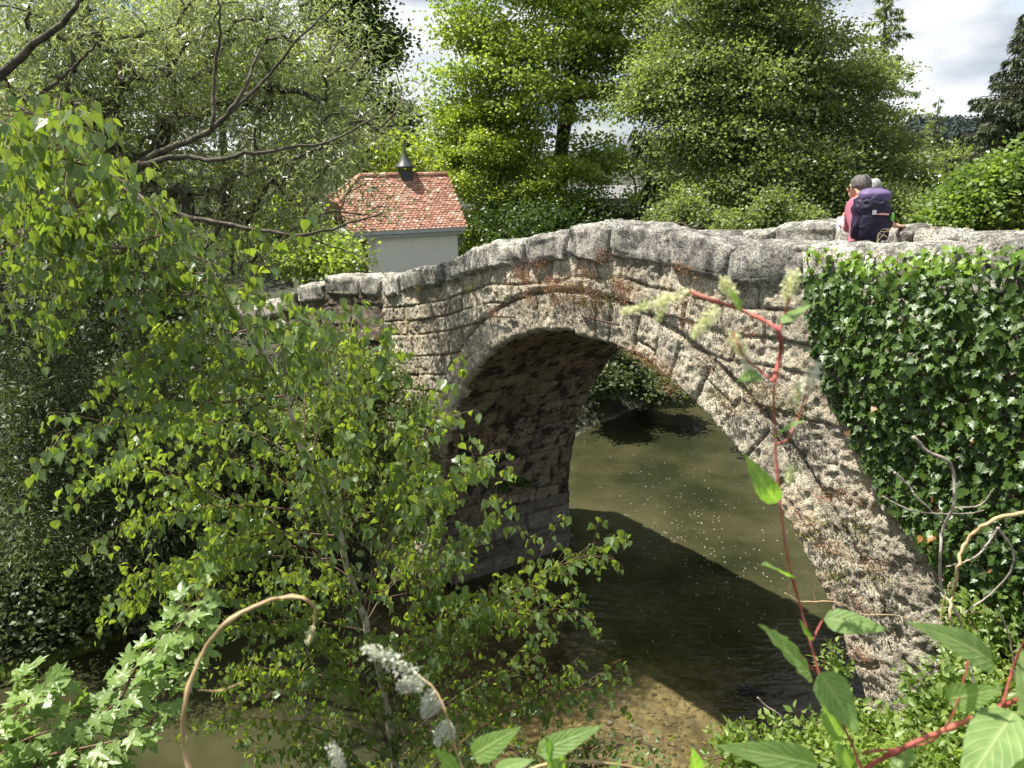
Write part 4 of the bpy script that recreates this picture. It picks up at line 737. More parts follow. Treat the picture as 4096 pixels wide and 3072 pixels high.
# low plants covering the banks
n = 60000; P = np.stack([rng.uniform(-16, 13, n), rng.uniform(2.5, 34, n), np.zeros(n)], -1); P[:, 2] = hgt(P[:, 0], P[:, 1]); s_ = P@SH; nn_ = P@NH-D0
k = (P[:, 2] > 0.08) & ~((nn_ > -0.15) & (nn_ < 3.1)) & (fbm(P, 0.8, 3) > -0.12); P = P[k]; P[:, 2] += rng.random(len(P))**2*0.3
tag(leaves('ground_cover', P, gauss(len(P), 0.7)+UP*0.3, gauss(len(P), 0.5)+UP*0.8, rng.uniform(0.05, 0.13, len(P)), OVAL, M['under']), 'low leafy plants covering the river banks', 'ground cover', kind='stuff')
# mossy log, bank stones
lg = thing('mossy_log', 'thick moss covered log lying along the left water edge', 'log', (-7.8, 11, 0.1)); mb = MB()
P = spline([W(-250, 2800, 10.2), W(0, 2715, 10.5), W(200, 2640, 10.9), W(430, 2560, 11.5), W(620, 2500, 12.2)], 40); mb.tube(P, 0.21+0.02*np.sin(np.arange(40)), 12); o = mb.build('log', M['mossy'], lg, True)
Pm = P[rng.integers(0, 40, 5200)]; ph = rng.normal(0, 0.8, 5200); ax_ = unit(P[-1]-P[0]); sd = np.cross(ax_, UP); Pm = Pm+ax_*rng.normal(0, .06, (5200, 1))+0.19*(np.sin(ph)[:, None]*sd+np.cos(ph)[:, None]*UP)
leaves('moss_cover', Pm, gauss(5200, 1)+UP*0.3, gauss(5200, 1), 0.03, RH, M['sedumg' if False else 'fern'], lg)
for k, (px, py, d, r) in enumerate([(90, 3045, 8.6, 0.16), (200, 3060, 8.5, 0.12), (30, 3070, 8.5, 0.1), (330, 3065, 8.6, 0.09), (2440, 2842, 9.45, 0.045), (2470, 2822, 9.6, 0.05), (2620, 2960, 8.9, 0.045), (2560, 2990, 8.8, 0.03), (2655, 2990, 8.8, 0.03)]):
    mb = MB(); c = W(px, py, d); c[2] = 0.02 if k < 4 else -0.03; rock(mb, c, (r, r*0.75, r*0.55), np.eye(3), 0.8, 0.05, k, 24, 16); lab = 'smooth grey stone at the water edge in the lower left corner' if k < 4 else 'pale cobble lying in the shallow water before the arch'
    tag(mb.build('river_stone', M['rock'], None, True, {'tint': np.full(mb.n, .5)}), lab, 'stone', 'stones at the lower left water edge' if k < 4 else 'cobbles in the shallow water')
n = 800; c = []
while len(c) < n:
    px, py = rng.uniform(2250, 3250), rng.uniform(1600, 2700); g = math.exp(-((px-2750-(py-2100)*0.5)/220)**2-((py-2150)/300)**2)
    if rng.random() < 0.08+0.92*g: r = ray(px, py); c.append(CAM+r*(-CAMZ/r[2]))
c = np.array(c); c[:, 2] = 0.006; th = np.arange(6)*math.pi/3; hexa = np.stack([np.cos(th), np.sin(th), th*0], -1); rad = (0.002+0.009*rng.random(n)**2)[:, None, None]
tag(mk('foam_flecks', c[:, None]+hexa[None]*rad, (np.arange(n)*6)[:, None]+np.arange(6)[None], M['plaster']), 'white foam flecks drifting on the river surface', 'foam', kind='stuff')
n = 2600; P = []
while len(P) < n:
    px, py = rng.uniform(2050, 3250), rng.uniform(2560, 3060); r_q = ray(px, py); P.append(CAM+r_q*(-(CAMZ+0.3)/r_q[2]))
P = np.array(P); P[:, 2] = hgt(P[:, 0], P[:, 1])+0.01; oc = np.array([[1, 0, 0], [0.3, 0.95, 0], [-.8, .6, 0], [-.9, -.5, 0], [.2, -1, 0], [0.1, 0, 0.6]], float)
a = rng.random(n)*6.28; rot = np.stack([np.stack([np.cos(a), np.sin(a), a*0], -1), np.stack([-np.sin(a), np.cos(a), a*0], -1), np.tile([0, 0, 1.0], (n, 1))], 1)
V = P[:, None]+np.einsum('ki,nij->nkj', oc, rot)*(0.012+0.05*rng.random(n)**4)[:, None, None]*np.array([1, 0.75, 0.7])
tag(mk('gravel', V, ((np.arange(n)*6)[:, None, None]+np.array([[0, 1, 5], [1, 2, 5], [2, 3, 5], [3, 4, 5], [4, 0, 5]])[None]).reshape(-1, 3), leafmat('gravel_stones', (0.08, 0.07, 0.05), (0.34, 0.30, 0.22), 0.0, rough=0.8)), 'coarse gravel on the shallow river bed', 'gravel', kind='stuff')
db = thing('driftwood', 'black waterlogged driftwood snagged in the shallows under the arch', 'driftwood', W(3000, 2770, 10)); mb = MB(); c = W(3000, 2770, 10.1); c[2] = 0.02
for k in range(16): a = rng.uniform(0, 6.28); v_ = np.array([math.cos(a)*0.28, math.sin(a)*0.16, 0.02]); mb.tube([c-v_*rng.random(), c+gauss(1, .02)[0], c+v_], [0.006, 0.02, 0.004], 5)
mb.build('twigs', M['black'], db)

# ------------------------------------------------------------------ hikers on the deck
def skin(name, V, E_, Rr, mat, parent, root=0, sub=2):
    me = bpy.data.meshes.new(name); off = np.array(parent.location)+(np.array(parent.parent.location) if parent.parent else 0)
    me.from_pydata([tuple(np.asarray(v)-off) for v in V], E_, []); o = bpy.data.objects.new(name, me); COL.objects.link(o); o.parent = parent
    m = o.modifiers.new('skin', 'SKIN'); m.use_smooth_shade = True
    for i, r in enumerate(Rr):
        sv = me.skin_vertices[0].data[i]; sv.radius = (r, r) if np.isscalar(r) else r; sv.use_root = i == root
    if sub: s_ = o.modifiers.new('subdivision', 'SUBSURF'); s_.levels = s_.render_levels = sub
    me.materials.append(mat); return o
def PP(px, py, n):
    r = ray(px, py); t = (D0+n)/(r@NH); return CAM+r*t
def zx(x, y, n): return PP(3250+x/4.148, 650+y/4.148, n)
def person(kind):
    one = kind == 1
    n0 = 1.35 if one else 2.05
    if one:
        hips = zx(840, 1330, 1.32); chest = zx(830, 800, 1.45); neck = zx(790, 590, 1.50); head = zx(765, 420, 1.55)
        shl, shr = zx(650, 700, 1.50), zx(1010, 700, 1.22); ell, wrl, hal = zx(610, 1090, 1.62), zx(545, 1070, 1.84), zx(515, 1040, 1.90)
        elr, wrr, har = zx(1120, 1050, 1.5), zx(900, 1150, 1.8), zx(820, 1120, 1.88)
        look = unit(np.array([-0.85, 0.55, -0.15])); lab = 'person in pink shirt with purple backpack standing on the bridge reading a folded map'
    else:
        hips = zx(930, 1290, 2.05); chest = zx(930, 830, 2.12); neck = zx(985, 620, 2.15); head = zx(1000, 470, 2.2)
        shl, shr = zx(700, 760, 2.2), zx(1150, 760, 1.95); ell, wrl, hal = zx(520, 900, 2.1), zx(620, 1060, 2.3), zx(680, 1040, 2.35)
        elr, wrr, har = zx(1240, 930, 2.2), zx(1360, 1050, 2.52), zx(1440, 1050, 2.6)
        look = unit(np.array([0.4, 0.9, -0.2])); lab = 'grey haired person behind the pink shirted one leaning a hand on the far parapet'
    base = hips.copy(); base[2] = DZ
    t = thing('person', lab, 'person', base)
    side = unit((shr-shl)*np.array([1, 1, 0])); fw = np.cross(UP, side); fw = fw*np.sign(fw@look if abs(fw@look) > 0.1 else 1)
    V = [hips+UP*0.02, (hips+chest)/2, chest, neck, head-UP*0.03, shl, ell, wrl, shr, elr, wrr]; Rr = [0.125, 0.115, 0.13, 0.052, 0.075, 0.055, 0.042, 0.028, 0.055, 0.042, 0.028]
    E_ = [(0, 1), (1, 2), (2, 3), (3, 4), (2, 5), (5, 6), (6, 7), (2, 8), (8, 9), (9, 10)]
    for sg in (-1, 1):
        hp = hips+side*0.09*sg-UP*0.08; kn = hp+fw*0.05; kn[2] = DZ+0.46; an = kn-fw*0.04; an[2] = DZ+0.09; toe = an+fw*0.14; toe[2] = DZ+0.035; k = len(V)
        V += [hp, kn, an, toe]; Rr += [0.085, 0.058, 0.042, 0.036]; E_ += [(0, k), (k, k+1), (k+1, k+2), (k+2, k+3)]
    for wi, w, h in ((7, wrl, hal), (10, wrr, har)):
        d = unit(h-w); s_ = unit(np.cross(d, UP+0.01)); k = len(V); V.append(w+d*0.07); Rr.append((0.036, 0.02)); E_.append((wi, k))
        for f in range(4):
            o = (f-1.5)*0.021; L_ = (0.062, 0.072, 0.068, 0.052)[f]; a = len(V); V += [w+d*0.10+s_*o, w+d*(0.10+L_*0.55)+s_*o*1.15-UP*0.004, w+d*(0.10+L_)+s_*o*1.2-UP*0.022]; Rr += [0.011, 0.009, 0.007]; E_ += [(k, a), (a, a+1), (a+1, a+2)]
        a = len(V); V += [w+d*0.05+s_*0.04, w+d*0.085+s_*0.055-UP*0.01]; Rr += [0.012, 0.009]; E_ += [(k, a), (a, a+1)]
    body = skin('body', V, E_, Rr, M['skin'], t)
    # head with face
    lf = unit(look*np.array([1, 1, 0.5])); ls = unit(np.cross(lf, UP)); lu = np.cross(ls, lf); HX = np.stack([lf, ls, lu]); hc = head
    mb = MB(); mb.sphere(hc, (0.094, 0.076, 0.112), HX, 20, 14); mb.sphere(hc+lf*0.045-lu*0.06, (0.05, 0.05, 0.05), HX); mb.sphere(hc+lf*0.098-lu*0.012, (0.018, 0.012, 0.022), HX, 8, 6)
    for sg in (-1, 1): mb.sphere(hc+ls*0.078*sg-lf*0.005-lu*0.01, (0.018, 0.008, 0.03), HX, 8, 6)
    mb.sphere(hc+lf*0.088-lu*0.055, (0.012, 0.024, 0.007), HX, 8, 6); mb.build('head', M['skin'], t, True)
    mb = MB(); mb.sphere(hc-lf*0.022+lu*0.028, (0.106, 0.094, 0.108), HX, 28, 20, 0.12); mb.sphere(hc-lf*0.05-lu*0.03, (0.062, 0.078, 0.09), HX, 20, 14, 0.12)
    hd = mb.build('hair', M['hairdark' if one else 'hairgrey'], t, True)
    mb = MB()
    for sg in (-1, 1): mb.sphere(hc+lf*0.088+ls*0.033*sg+lu*0.012, (0.012, 0.028, 0.02), HX, 8, 6); mb.tube([hc+lf*0.085+ls*0.06*sg+lu*0.015, hc-lf*0.01+ls*0.084*sg+lu*0.012], 0.005, 4)
    mb.build('sunglasses', M['black'], t)
    sh = M['pink'] if one else M['grey']
    ef = 0.85 if one else 0.55
    VV = [hips+UP*0.0, (hips*0.6+chest*0.4), chest, neck-UP*0.03, shl, shl*(1-ef)+ell*ef, shr, shr*(1-ef)+elr*ef]; ER_ = [(0, 1), (1, 2), (2, 3), (2, 4), (4, 5), (2, 6), (6, 7)]; RR = [0.15, 0.138, 0.15, 0.062, 0.075, 0.062, 0.075, 0.062]
    if one:
        VV += [ell, ell*0.25+wrl*0.75, elr, elr*0.25+wrr*0.75, hips-UP*0.1]; ER_ += [(5, 8), (8, 9), (7, 10), (10, 11), (0, 12)]; RR += [0.062, 0.045, 0.058, 0.042, 0.155]
    skin('shirt', VV, ER_, RR, sh, t)
    TV = [hips-UP*0.04]; TR = [0.145]; TE = []
    for sg in (-1, 1):
        hp = hips+side*0.09*sg-UP*0.1; kn = hp+fw*0.05; kn[2] = DZ+0.46; an = kn-fw*0.04; an[2] = DZ+0.12; k = len(TV); TV += [hp, kn, an]; TR += [0.1, 0.075, 0.06]; TE += [(0, k), (k, k+1), (k+1, k+2)]
    skin('trousers', TV, TE, TR, M['grey'], t)
    return t, side, fw, (hips, chest, head, hal, look)
p1, side1, fw1, J1 = person(1)
p2, side2, fw2, J2 = person(2)
# backpack
bc = zx(985, 890, 1.12); sx = side1 if (side1@SH) > 0 else -side1; bf = unit((CAM-bc)*np.array([1, 1, 0])+np.array([0.5, 0, 0])); sx = np.array([-bf[1], bf[0], 0]); bc = bc-bf*0.0; BX = np.stack([sx, bf, UP])
bp_ = thing('backpack', 'large dark purple hiking backpack with lilac lid on the person in pink', 'backpack', bc-UP*0.3)
mb = MB(); mb.n = 0; rock(mb, bc-UP*0.03, (0.172, 0.12, 0.235), BX, 0.62, 0.06, 5, 70, 54, 0, 6); pk = mb.build('main_bag', M['purple'], bp_, True)
mb = MB(); rock(mb, bc+UP*0.185-bf*0.01, (0.15, 0.125, 0.07), BX, 0.7, 0.03, 6, 40, 24, 0, 7); mb.build('lid', M['lilac'], bp_, True)
mb = MB(); rock(mb, bc-UP*0.10+bf*0.07, (0.115, 0.065, 0.145), BX, 0.6, 0.025, 7, 40, 30, 0, 7); mb.build('front_pocket', M['purple'], bp_, True)
for sg in (-1, 1):
    mb = MB(); rock(mb, bc-UP*0.13+sx*0.14*sg, (0.035, 0.075, 0.1), BX, 0.7, 0.02, 9+sg, 24, 18, 0, 7); mb.build('side_pocket', M['purple'], bp_, True)
    mb = MB(); mb.tube(spline([bc+UP*0.2-bf*0.08+sx*0.07*sg, bc+UP*0.22-bf*0.20+sx*0.09*sg, bc+UP*0.05-bf*0.28+sx*0.12*sg, bc-UP*0.15-bf*0.22+sx*0.15*sg, bc-UP*0.2-bf*0.08+sx*0.15*sg], 16), 0.016, 6); mb.build('shoulder_strap', M['black'], bp_, True)
mb = MB(); mb.box(bc+UP*0.08+bf*0.128, (0.007, 0.004, 0.06), BX); mb.box(bc-UP*0.01+bf*0.14, (0.007, 0.004, 0.05), BX)
mb.tube(spline([bc-UP*0.045+bf*0.128+sx*0.01, bc-UP*0.09+bf*0.12-sx*0.08, bc-UP*0.1+bf*0.08-sx*0.14], 8), 0.006, 5); mb.build('strap', M['black'], bp_)
mb = MB(); mb.box(bc+UP*0.045+bf*0.142+sx*0.01, (0.018, 0.008, 0.02), BX); mb.build('buckle', M['buckle'], bp_)
mb = MB(); mb.box(bc+UP*0.03+bf*0.125+sx*0.085, (0.055, 0.01, 0.007), BX); mb.build('trim', plain('salmon_trim', (0.5, 0.26, 0.24), (0.55, 0.3, 0.27), 5), bp_)
mb = MB(); rock(mb, bc+sx*0.178+UP*0.0+bf*0.05, (0.018, 0.014, 0.034), BX, 0.6, 0.004, 3, 16, 12); tag(mb.build('tag', M['lime'], None, True), 'small lime green pouch clipped to the side of the backpack', 'pouch')
# folded map
def mapmat():
    m, N, K = newmat('printed_map'); o = N('ShaderNodeOutputMaterial'); tcn = N('ShaderNodeTexCoord'); vo = N('ShaderNodeTexNoise', Scale=30.0, Detail=3.0); K(tcn.outputs['Object'], vo.inputs['Vector'])
    p = N('ShaderNodeBsdfPrincipled', Roughness=0.6); K(ramp(N, K, vo.outputs['Fac'], [(0.3, (0.75, 0.75, 0.78)), (0.5, (0.72, 0.72, 0.78)), (0.56, (0.22, 0.25, 0.55)), (0.62, (0.75, 0.7, 0.72))]), p.inputs['Base Color']); K(p.outputs[0], o.inputs[0]); return m
mb = MB(); mc = zx(492, 1000, 1.93); n_ = unit(CAM-mc+UP*2.5); mxx = unit(np.cross(UP, n_)); myy = np.cross(n_, mxx)
mb.box(mc, (0.055, 0.066, 0.0015), np.stack([mxx, myy, n_])); mb.box(mc+mxx*0.03+myy*0.008-n_*0.006, (0.05, 0.064, 0.0015), np.stack([mxx, myy, n_])); tag(mb.build('map', mapmat()), 'small folded printed map held in the hand of the person in pink', 'map')
# dry grass on the near coping
dg = thing('dry_grass', 'dry straw coloured grass tuft arching up from the parapet below the backpack', 'grass', zx(1080, 1320, 0.25)); mb = MB()
for k in range(7):
    a = zx(1070+rng.normal(0, 14), 1325, 0.25); b = a+UP*rng.uniform(0.06, 0.13)+SH*rng.normal(0.03, 0.03); c = b+np.array([1.0, -.2, 0])*rng.uniform(0.02, 0.12)-UP*rng.uniform(-0.02, 0.05); mb.tube(spline([a, b, c], 9), np.linspace(0.0022, 0.001, 9), 4)
mb.build('blade', M['dryg'], dg)

# ------------------------------------------------------------------ foreground birch
def birch():
    tp = [(1600, 3300, 4.5), (1590, 3150, 4.4), (1560, 2900, 4.3), (1500, 2650, 4.2), (1400, 2350, 4.1), (1300, 2050, 4.0), (1180, 1750, 3.8), (1090, 1500, 3.7), (960, 1250, 3.5), (800, 1000, 3.3), (620, 800, 3.1), (400, 600, 2.85), (150, 420, 2.6), (-60, 300, 2.45)]
    TP = np.array([W(*q) for q in tp]); base = TP[0].copy(); base[2] = float(hgt(base[0:1], base[1:2])[0])-0.1; base[:2] += np.array([0.05, 0.1])
    t = thing('birch_sapling', 'slender young birch with drooping fresh leaves in the left foreground', 'tree', base); mb = MB()
    P = spline(np.vstack([[base], TP]), 120); P[30:] += np.cumsum(gauss(90, 0.0045), 0); mb.tube(P+gauss(120, 0.0025), np.concatenate([np.linspace(0.036, 0.026, 20), 0.026*np.linspace(1, 0.02, 100)**1.5+0.002])*rng.uniform(0.92, 1.08, 120), 8); mb.build('trunk', M['birchbark'], t, True)
    tips = [(12, -30, 520), (12, 60, 470), (12, 250, 380), (11, 20, 640), (11, 30, 850), (11, 420, 620), (10, 230, 700), (10, 180, 1150), (10, 330, 1020), (10, 60, 760), (9, 230, 1340), (9, 480, 1250), (9, 130, 880), (9, 560, 1150), (8, 470, 1540), (8, 1100, 960), (8, 1040, 1160), (8, 620, 1400),
            (7, 250, 1770), (7, 560, 1430), (7, 1180, 1290), (7, 1340, 1400), (7, 780, 1500), (6, 330, 1960), (6, 1330, 1500), (6, 660, 1700), (6, 1250, 1330), (5, 470, 2100), (5, 560, 1860), (5, 1430, 1310), (5, 1560, 1400), (5, 800, 1800), (5, 1450, 1750), (4, 500, 2320), (4, 480, 2470), (4, 1700, 1580), (4, 1750, 1680), (4, 850, 2150), (4, 1600, 1900), (4, 1960, 1840),
            (3, 700, 2550), (3, 1800, 1960), (3, 1980, 2070), (3, 2430, 2180), (3, 1100, 2300), (3, 800, 2350), (3, 1700, 2200), (3, 2290, 2430), (2, 830, 2880), (2, 900, 2700), (2, 2150, 2660), (2, 1900, 2450), (2, 1200, 2500), (2, 2080, 2400), (2, 1150, 2750), (2, 1750, 2550), (1, 2450, 2750), (1, 1000, 3000), (1, 1800, 2850), (1, 1350, 2900), (1, 2080, 2960), (1, 1900, 3020), (1, 1250, 3060), (0, 1500, 3060), (0, 1700, 3060)]
    A, D, Nn, S = [], [], [], []; tw = MB(); bm = MB()
    def leafrow(pts, step, s0):
        L_ = np.linalg.norm(np.diff(pts, axis=0), axis=1).sum(); m = max(2, int(L_/step)); f = np.linspace(0.12, 1, m)*(len(pts)-1); i = np.minimum(f.astype(int), len(pts)-2); w = (f-i)[:, None]
        p = pts[i]*(1-w)+pts[i+1]*w; tdir = unit(pts[i+1]-pts[i]); sdv = unit(np.cross(tdir, UP))*np.where(np.arange(m) % 2, 1, -1)[:, None]
        off = sdv*0.012+gauss(m, 0.008)-UP*0.012; A.append(p+off); D.append(-UP*0.95+sdv*0.35+tdir*0.25+gauss(m, 0.28)); Nn.append(gauss(m, 0.8)+np.array([-0.1, -0.55, 0.35])); S.append(s0*min(1, 0.62+0.1*pts[0][1])*rng.uniform(0.6, 1.15, m)*np.linspace(1.08, 0.7, m))
    for k, px, py in tips:
        i = int((k+0.6)/(len(tp))*119)+4+int(rng.integers(-6, 7)); i = max(3, min(i, 117)); st = P[i]; dd = tp[k][2]+rng.normal(0, 0.35); e = W(px, py, max(2.0, dd)); L_ = np.linalg.norm(e-st)
        side_ = 0.10*L_*UP+gauss(1, 0.03*L_)[0]; mid = st*0.5+e*0.5+side_; q = spline([st, st*0.75+e*0.25+side_*0.8, mid, st*0.25+e*0.75+side_*0.7, e], 26)
        bm.tube(q, np.linspace(0.0028+0.003*min(L_, 1.2), 0.001, 26), 5); leafrow(q[8:], 0.042, 0.067)
        nt_ = max(4, int(L_/0.04)); q = q+np.cumsum(gauss(26, 0.004), 0)*np.linspace(0, 1, 26)[:, None]
        for j in range(nt_):
            u_ = 0.2+0.8*(j+rng.random())/nt_; a = q[min(int(u_*25), 24)]; td = unit(q[min(int(u_*25)+1, 25)]-a); sdv = np.cross(td, UP)*(1 if j % 2 else -1)
            l2 = (0.10+0.2*rng.random())*(1.25-u_*0.6)*min(1.3, 0.6+L_); b = a+(td*0.65+sdv*0.55+gauss(1, 0.25)[0]+UP*0.12)*l2; c = b+(td*0.5+sdv*0.3-UP*0.55)*l2*0.55
            w = spline([a, b, c], 10); tw.tube(w, np.linspace(0.0015, 0.0008, 10), 3); leafrow(w, 0.043, 0.063)
    for j in range(170):
        i = int(rng.integers(22, 112)); a = P[i]; o_ = unit(np.array([rng.normal(0, 0.8), -abs(rng.normal(0.5, 0.5)), rng.normal(0.1, 0.4)])); l2 = rng.uniform(0.08, 0.28); b = a+o_*l2*0.6; c = a+o_*l2-UP*l2*0.5
        w = spline([a, b, c], 10); tw.tube(w, np.linspace(0.0016, 0.0008, 10), 3); leafrow(w, 0.04, 0.063)
    bm.build('branch', M['twig'], t, True); tw.build('twigs', M['twig'], t)
    A, D, Nn, S = [np.concatenate(x) for x in (A, D, Nn, S)]; leaves('foliage', A, D, Nn, S, BIR, M['birch'], t, 0.12); print('birch leaves', len(A))
birch()
def maple():
    t = thing('maple_branch', 'low maple branch with pale lobed leaves in the lower left corner', 'branch', W(-150, 3300, 2.3)); mb = MB(); A, D, Nn, S = [], [], [], []
    br_ = [[(-150, 3300), (200, 3020), (480, 2800), (640, 2660), (820, 2340)], [(200, 3020), (520, 2940), (700, 2780), (840, 2540)], [(-100, 2980), (60, 2860), (140, 2760), (190, 2720)], [(-150, 3120), (100, 2960), (300, 2900), (450, 2830)], [(100, 3120), (330, 3060), (480, 3050)], [(480, 2800), (560, 2650), (700, 2530), (760, 2420)], [(-150, 3050), (30, 3010), (150, 3000)]]
    for b in br_:
        q = spline([W(x, y, 2.25+0.06*i) for i, (x, y) in enumerate(b)], 26); mb.tube(q, np.linspace(0.006, 0.002, 26), 6)
        for i in range(1, 26):
            for sg in (-1, 1):
                td = unit(q[min(i+1, 25)]-q[i-1]); s_ = unit(np.cross(td, UP))*sg; e = q[i]+s_*rng.uniform(0.03, 0.07)+td*0.02+UP*rng.uniform(-0.01, 0.045)+gauss(1, 0.012)[0]
                mb.tube([q[i], (q[i]+e)/2+UP*0.006, e], 0.0009, 3); A.append(e); D.append(s_*0.6+td*0.5+gauss(1, 0.25)[0]-UP*0.35); Nn.append(UP*0.9+np.array([0, -0.45, 0])+gauss(1, 0.28)[0]); S.append(rng.uniform(0.045, 0.08))
    mb.build('stem', M['twig'], t, True); leaves('foliage', np.array(A), np.array(D), np.array(Nn), np.array(S), MAP, M['maple'], t, 0.2)
maple()
# shrubs in the lower right corner
def shrub(name, label, lobes, base, ntips, nl, size, mat, seed=0):
    t, tp = tree(name, label, 'shrub', [base, base+UP*0.5], 0.03, lobes, ntips, nl, size, mat, (0.055, 0.055, 0.05), OVAL, 'twig', up=0.7, curl=0.15, lowpref=1.2, wig=0.05)
    return t
b0 = np.array([3.0, 4.2, 2.0])
shrub('dogwood_shrub', 'light green leafy shrub sprawling at the foot of the bridge in the lower right', [(3550, 2990, 230, 80, 4.4, 0.3), (3250, 3010, 200, 70, 4.3, 0.3), (3860, 2800, 180, 150, 4.6, 0.3), (3950, 2950, 230, 150, 4.2, 0.4), (2980, 3020, 120, 50, 4.3, 0.2), (3650, 3040, 300, 80, 4.0, 0.3), (3700, 2830, 60, 70, 4.6, 0.15), (3440, 2900, 60, 60, 4.6, 0.15)], b0, 400, 18, 0.066, M['dogwood'])
shrub('dogwood_shrub', 'upright fresh green shrub against the ivy at the right edge', [(3970, 2560, 140, 150, 4.9, 0.3), (3860, 2600, 60, 100, 5.0, 0.2), (4050, 2400, 70, 120, 5, 0.25)], np.array([4.0, 4.4, 2.2]), 130, 16, 0.06, M['dogwood'])
t_, _ = tree('dogwood_sprig', 'thin upright sprig of fresh leaves before the water beside the arch foot', 'shrub', [W(3330, 2900, 4.6), W(3340, 2700, 4.6), W(3340, 2560, 4.6)], 0.006, [(3340, 2680, 60, 110, 4.6, 0.08), (3330, 2600, 40, 50, 4.6, .05)], 14, 9, 0.055, M['dogwood'], (0.03, 0.03, 0.03), OVAL, 'twig', curl=0.15)
shrub('bank_shrub', 'small leafy shrub at the bottom edge before the shallow water', [(2300, 3020, 180, 60, 3.6, 0.2), (2550, 3060, 120, 40, 3.4, 0.2), (2050, 3060, 150, 50, 3.6, 0.2)], np.array([0.6, 3.3, 3.8]), 45, 12, 0.045, M['birch'])

# ------------------------------------------------------------------ climbing vines close to the camera
def kleaf(base, tip, w, nrm, droop=0.1, fold=0.18):
    L_ = np.linalg.norm(tip-base); d = unit(tip-base); s_ = unit(np.cross(d, nrm)); n_ = np.cross(s_, d); m = 14; u_ = np.linspace(0, 1, m)
    wf = np.sin(np.clip(u_, 0, 1)**0.62*math.pi)**0.85*(1-0.25*u_); wf[0] = 0.03; wf[-1] = 0.01; rows = []
    for i, x in enumerate(u_):
        c = base+d*L_*x-n_*droop*L_*x*x; hw = w/2*wf[i]; wv = 0.04*w*math.sin(i*2.3)
        rows.append([c+s_*hw*k+n_*(fold*hw*abs(k)*1.5-0.25*fold*hw*k*k*3+wv*abs(k)) for k in (-1, -0.66, -0.33, 0, 0.33, 0.66, 1)])
    return np.array(rows), grid_polys(m, 7), {'lu': np.repeat(u_, 7), 'lk': np.tile(np.abs([-1, -.66, -.33, 0, .33, .66, 1]), m)}
def spike(par, a, b, w, mat, n=380):
    a, b = np.asarray(a), np.asarray(b); L_ = np.linalg.norm(b-a); u_ = rng.random(n)**0.8; wd = w*np.sin(np.clip(0.12+u_*0.88, 0, 1)*math.pi)**0.6*0.5+w*0.1
    P = a+(b-a)*u_[:, None]+unit(rng.normal(0, 1, (n, 3)))*(rng.random(n)[:, None]**0.5)*wd[:, None]
    leaves('flower_spike', P, gauss(n, 0.8)+unit(b-a)*0.8, gauss(n, 1), w*rng.uniform(0.14, 0.30, n), OVAL, mat, par)
def vine(name, label, d, stems, lv, sp, mat, base):
    t = thing(name, label, 'vine', base)
    mb = MB()
    for pts, r, dd in stems:
        q = spline([W(x, y, (dd or d)*(1+0.02*math.sin(i*2.1))) for i, (x, y) in enumerate(pts)], 44); mb.tube(q+gauss(44, r*0.10), np.linspace(r, r*0.7, 44)*(1+0.55*np.exp(-(((np.arange(44)+3) % 11-5)/0.9)**2)), 8)
    mb.build('stem', mat, t, True)
    for (bx_, by), (tx, ty), w, db, dt in lv:
        b = W(bx_, by, db); e = W(tx, ty, dt); nn = unit(np.array([-0.15, -0.55, 0.8])+gauss(1, 0.2)[0]); V, Q, AT = kleaf(b, e, w/F*db*1.4, nn, rng.uniform(0.0, 0.2)); mk('leaf', V, Q, M['vleaf'], t, True, AT)
    for (ax, ay), (bx_, by), w, mt in sp:
        spike(t, W(ax, ay, d), W(bx_, by, d*1.01), 1.35*w/F*d, M[mt])
    return t
bs = W(3550, 3500, 0.55)
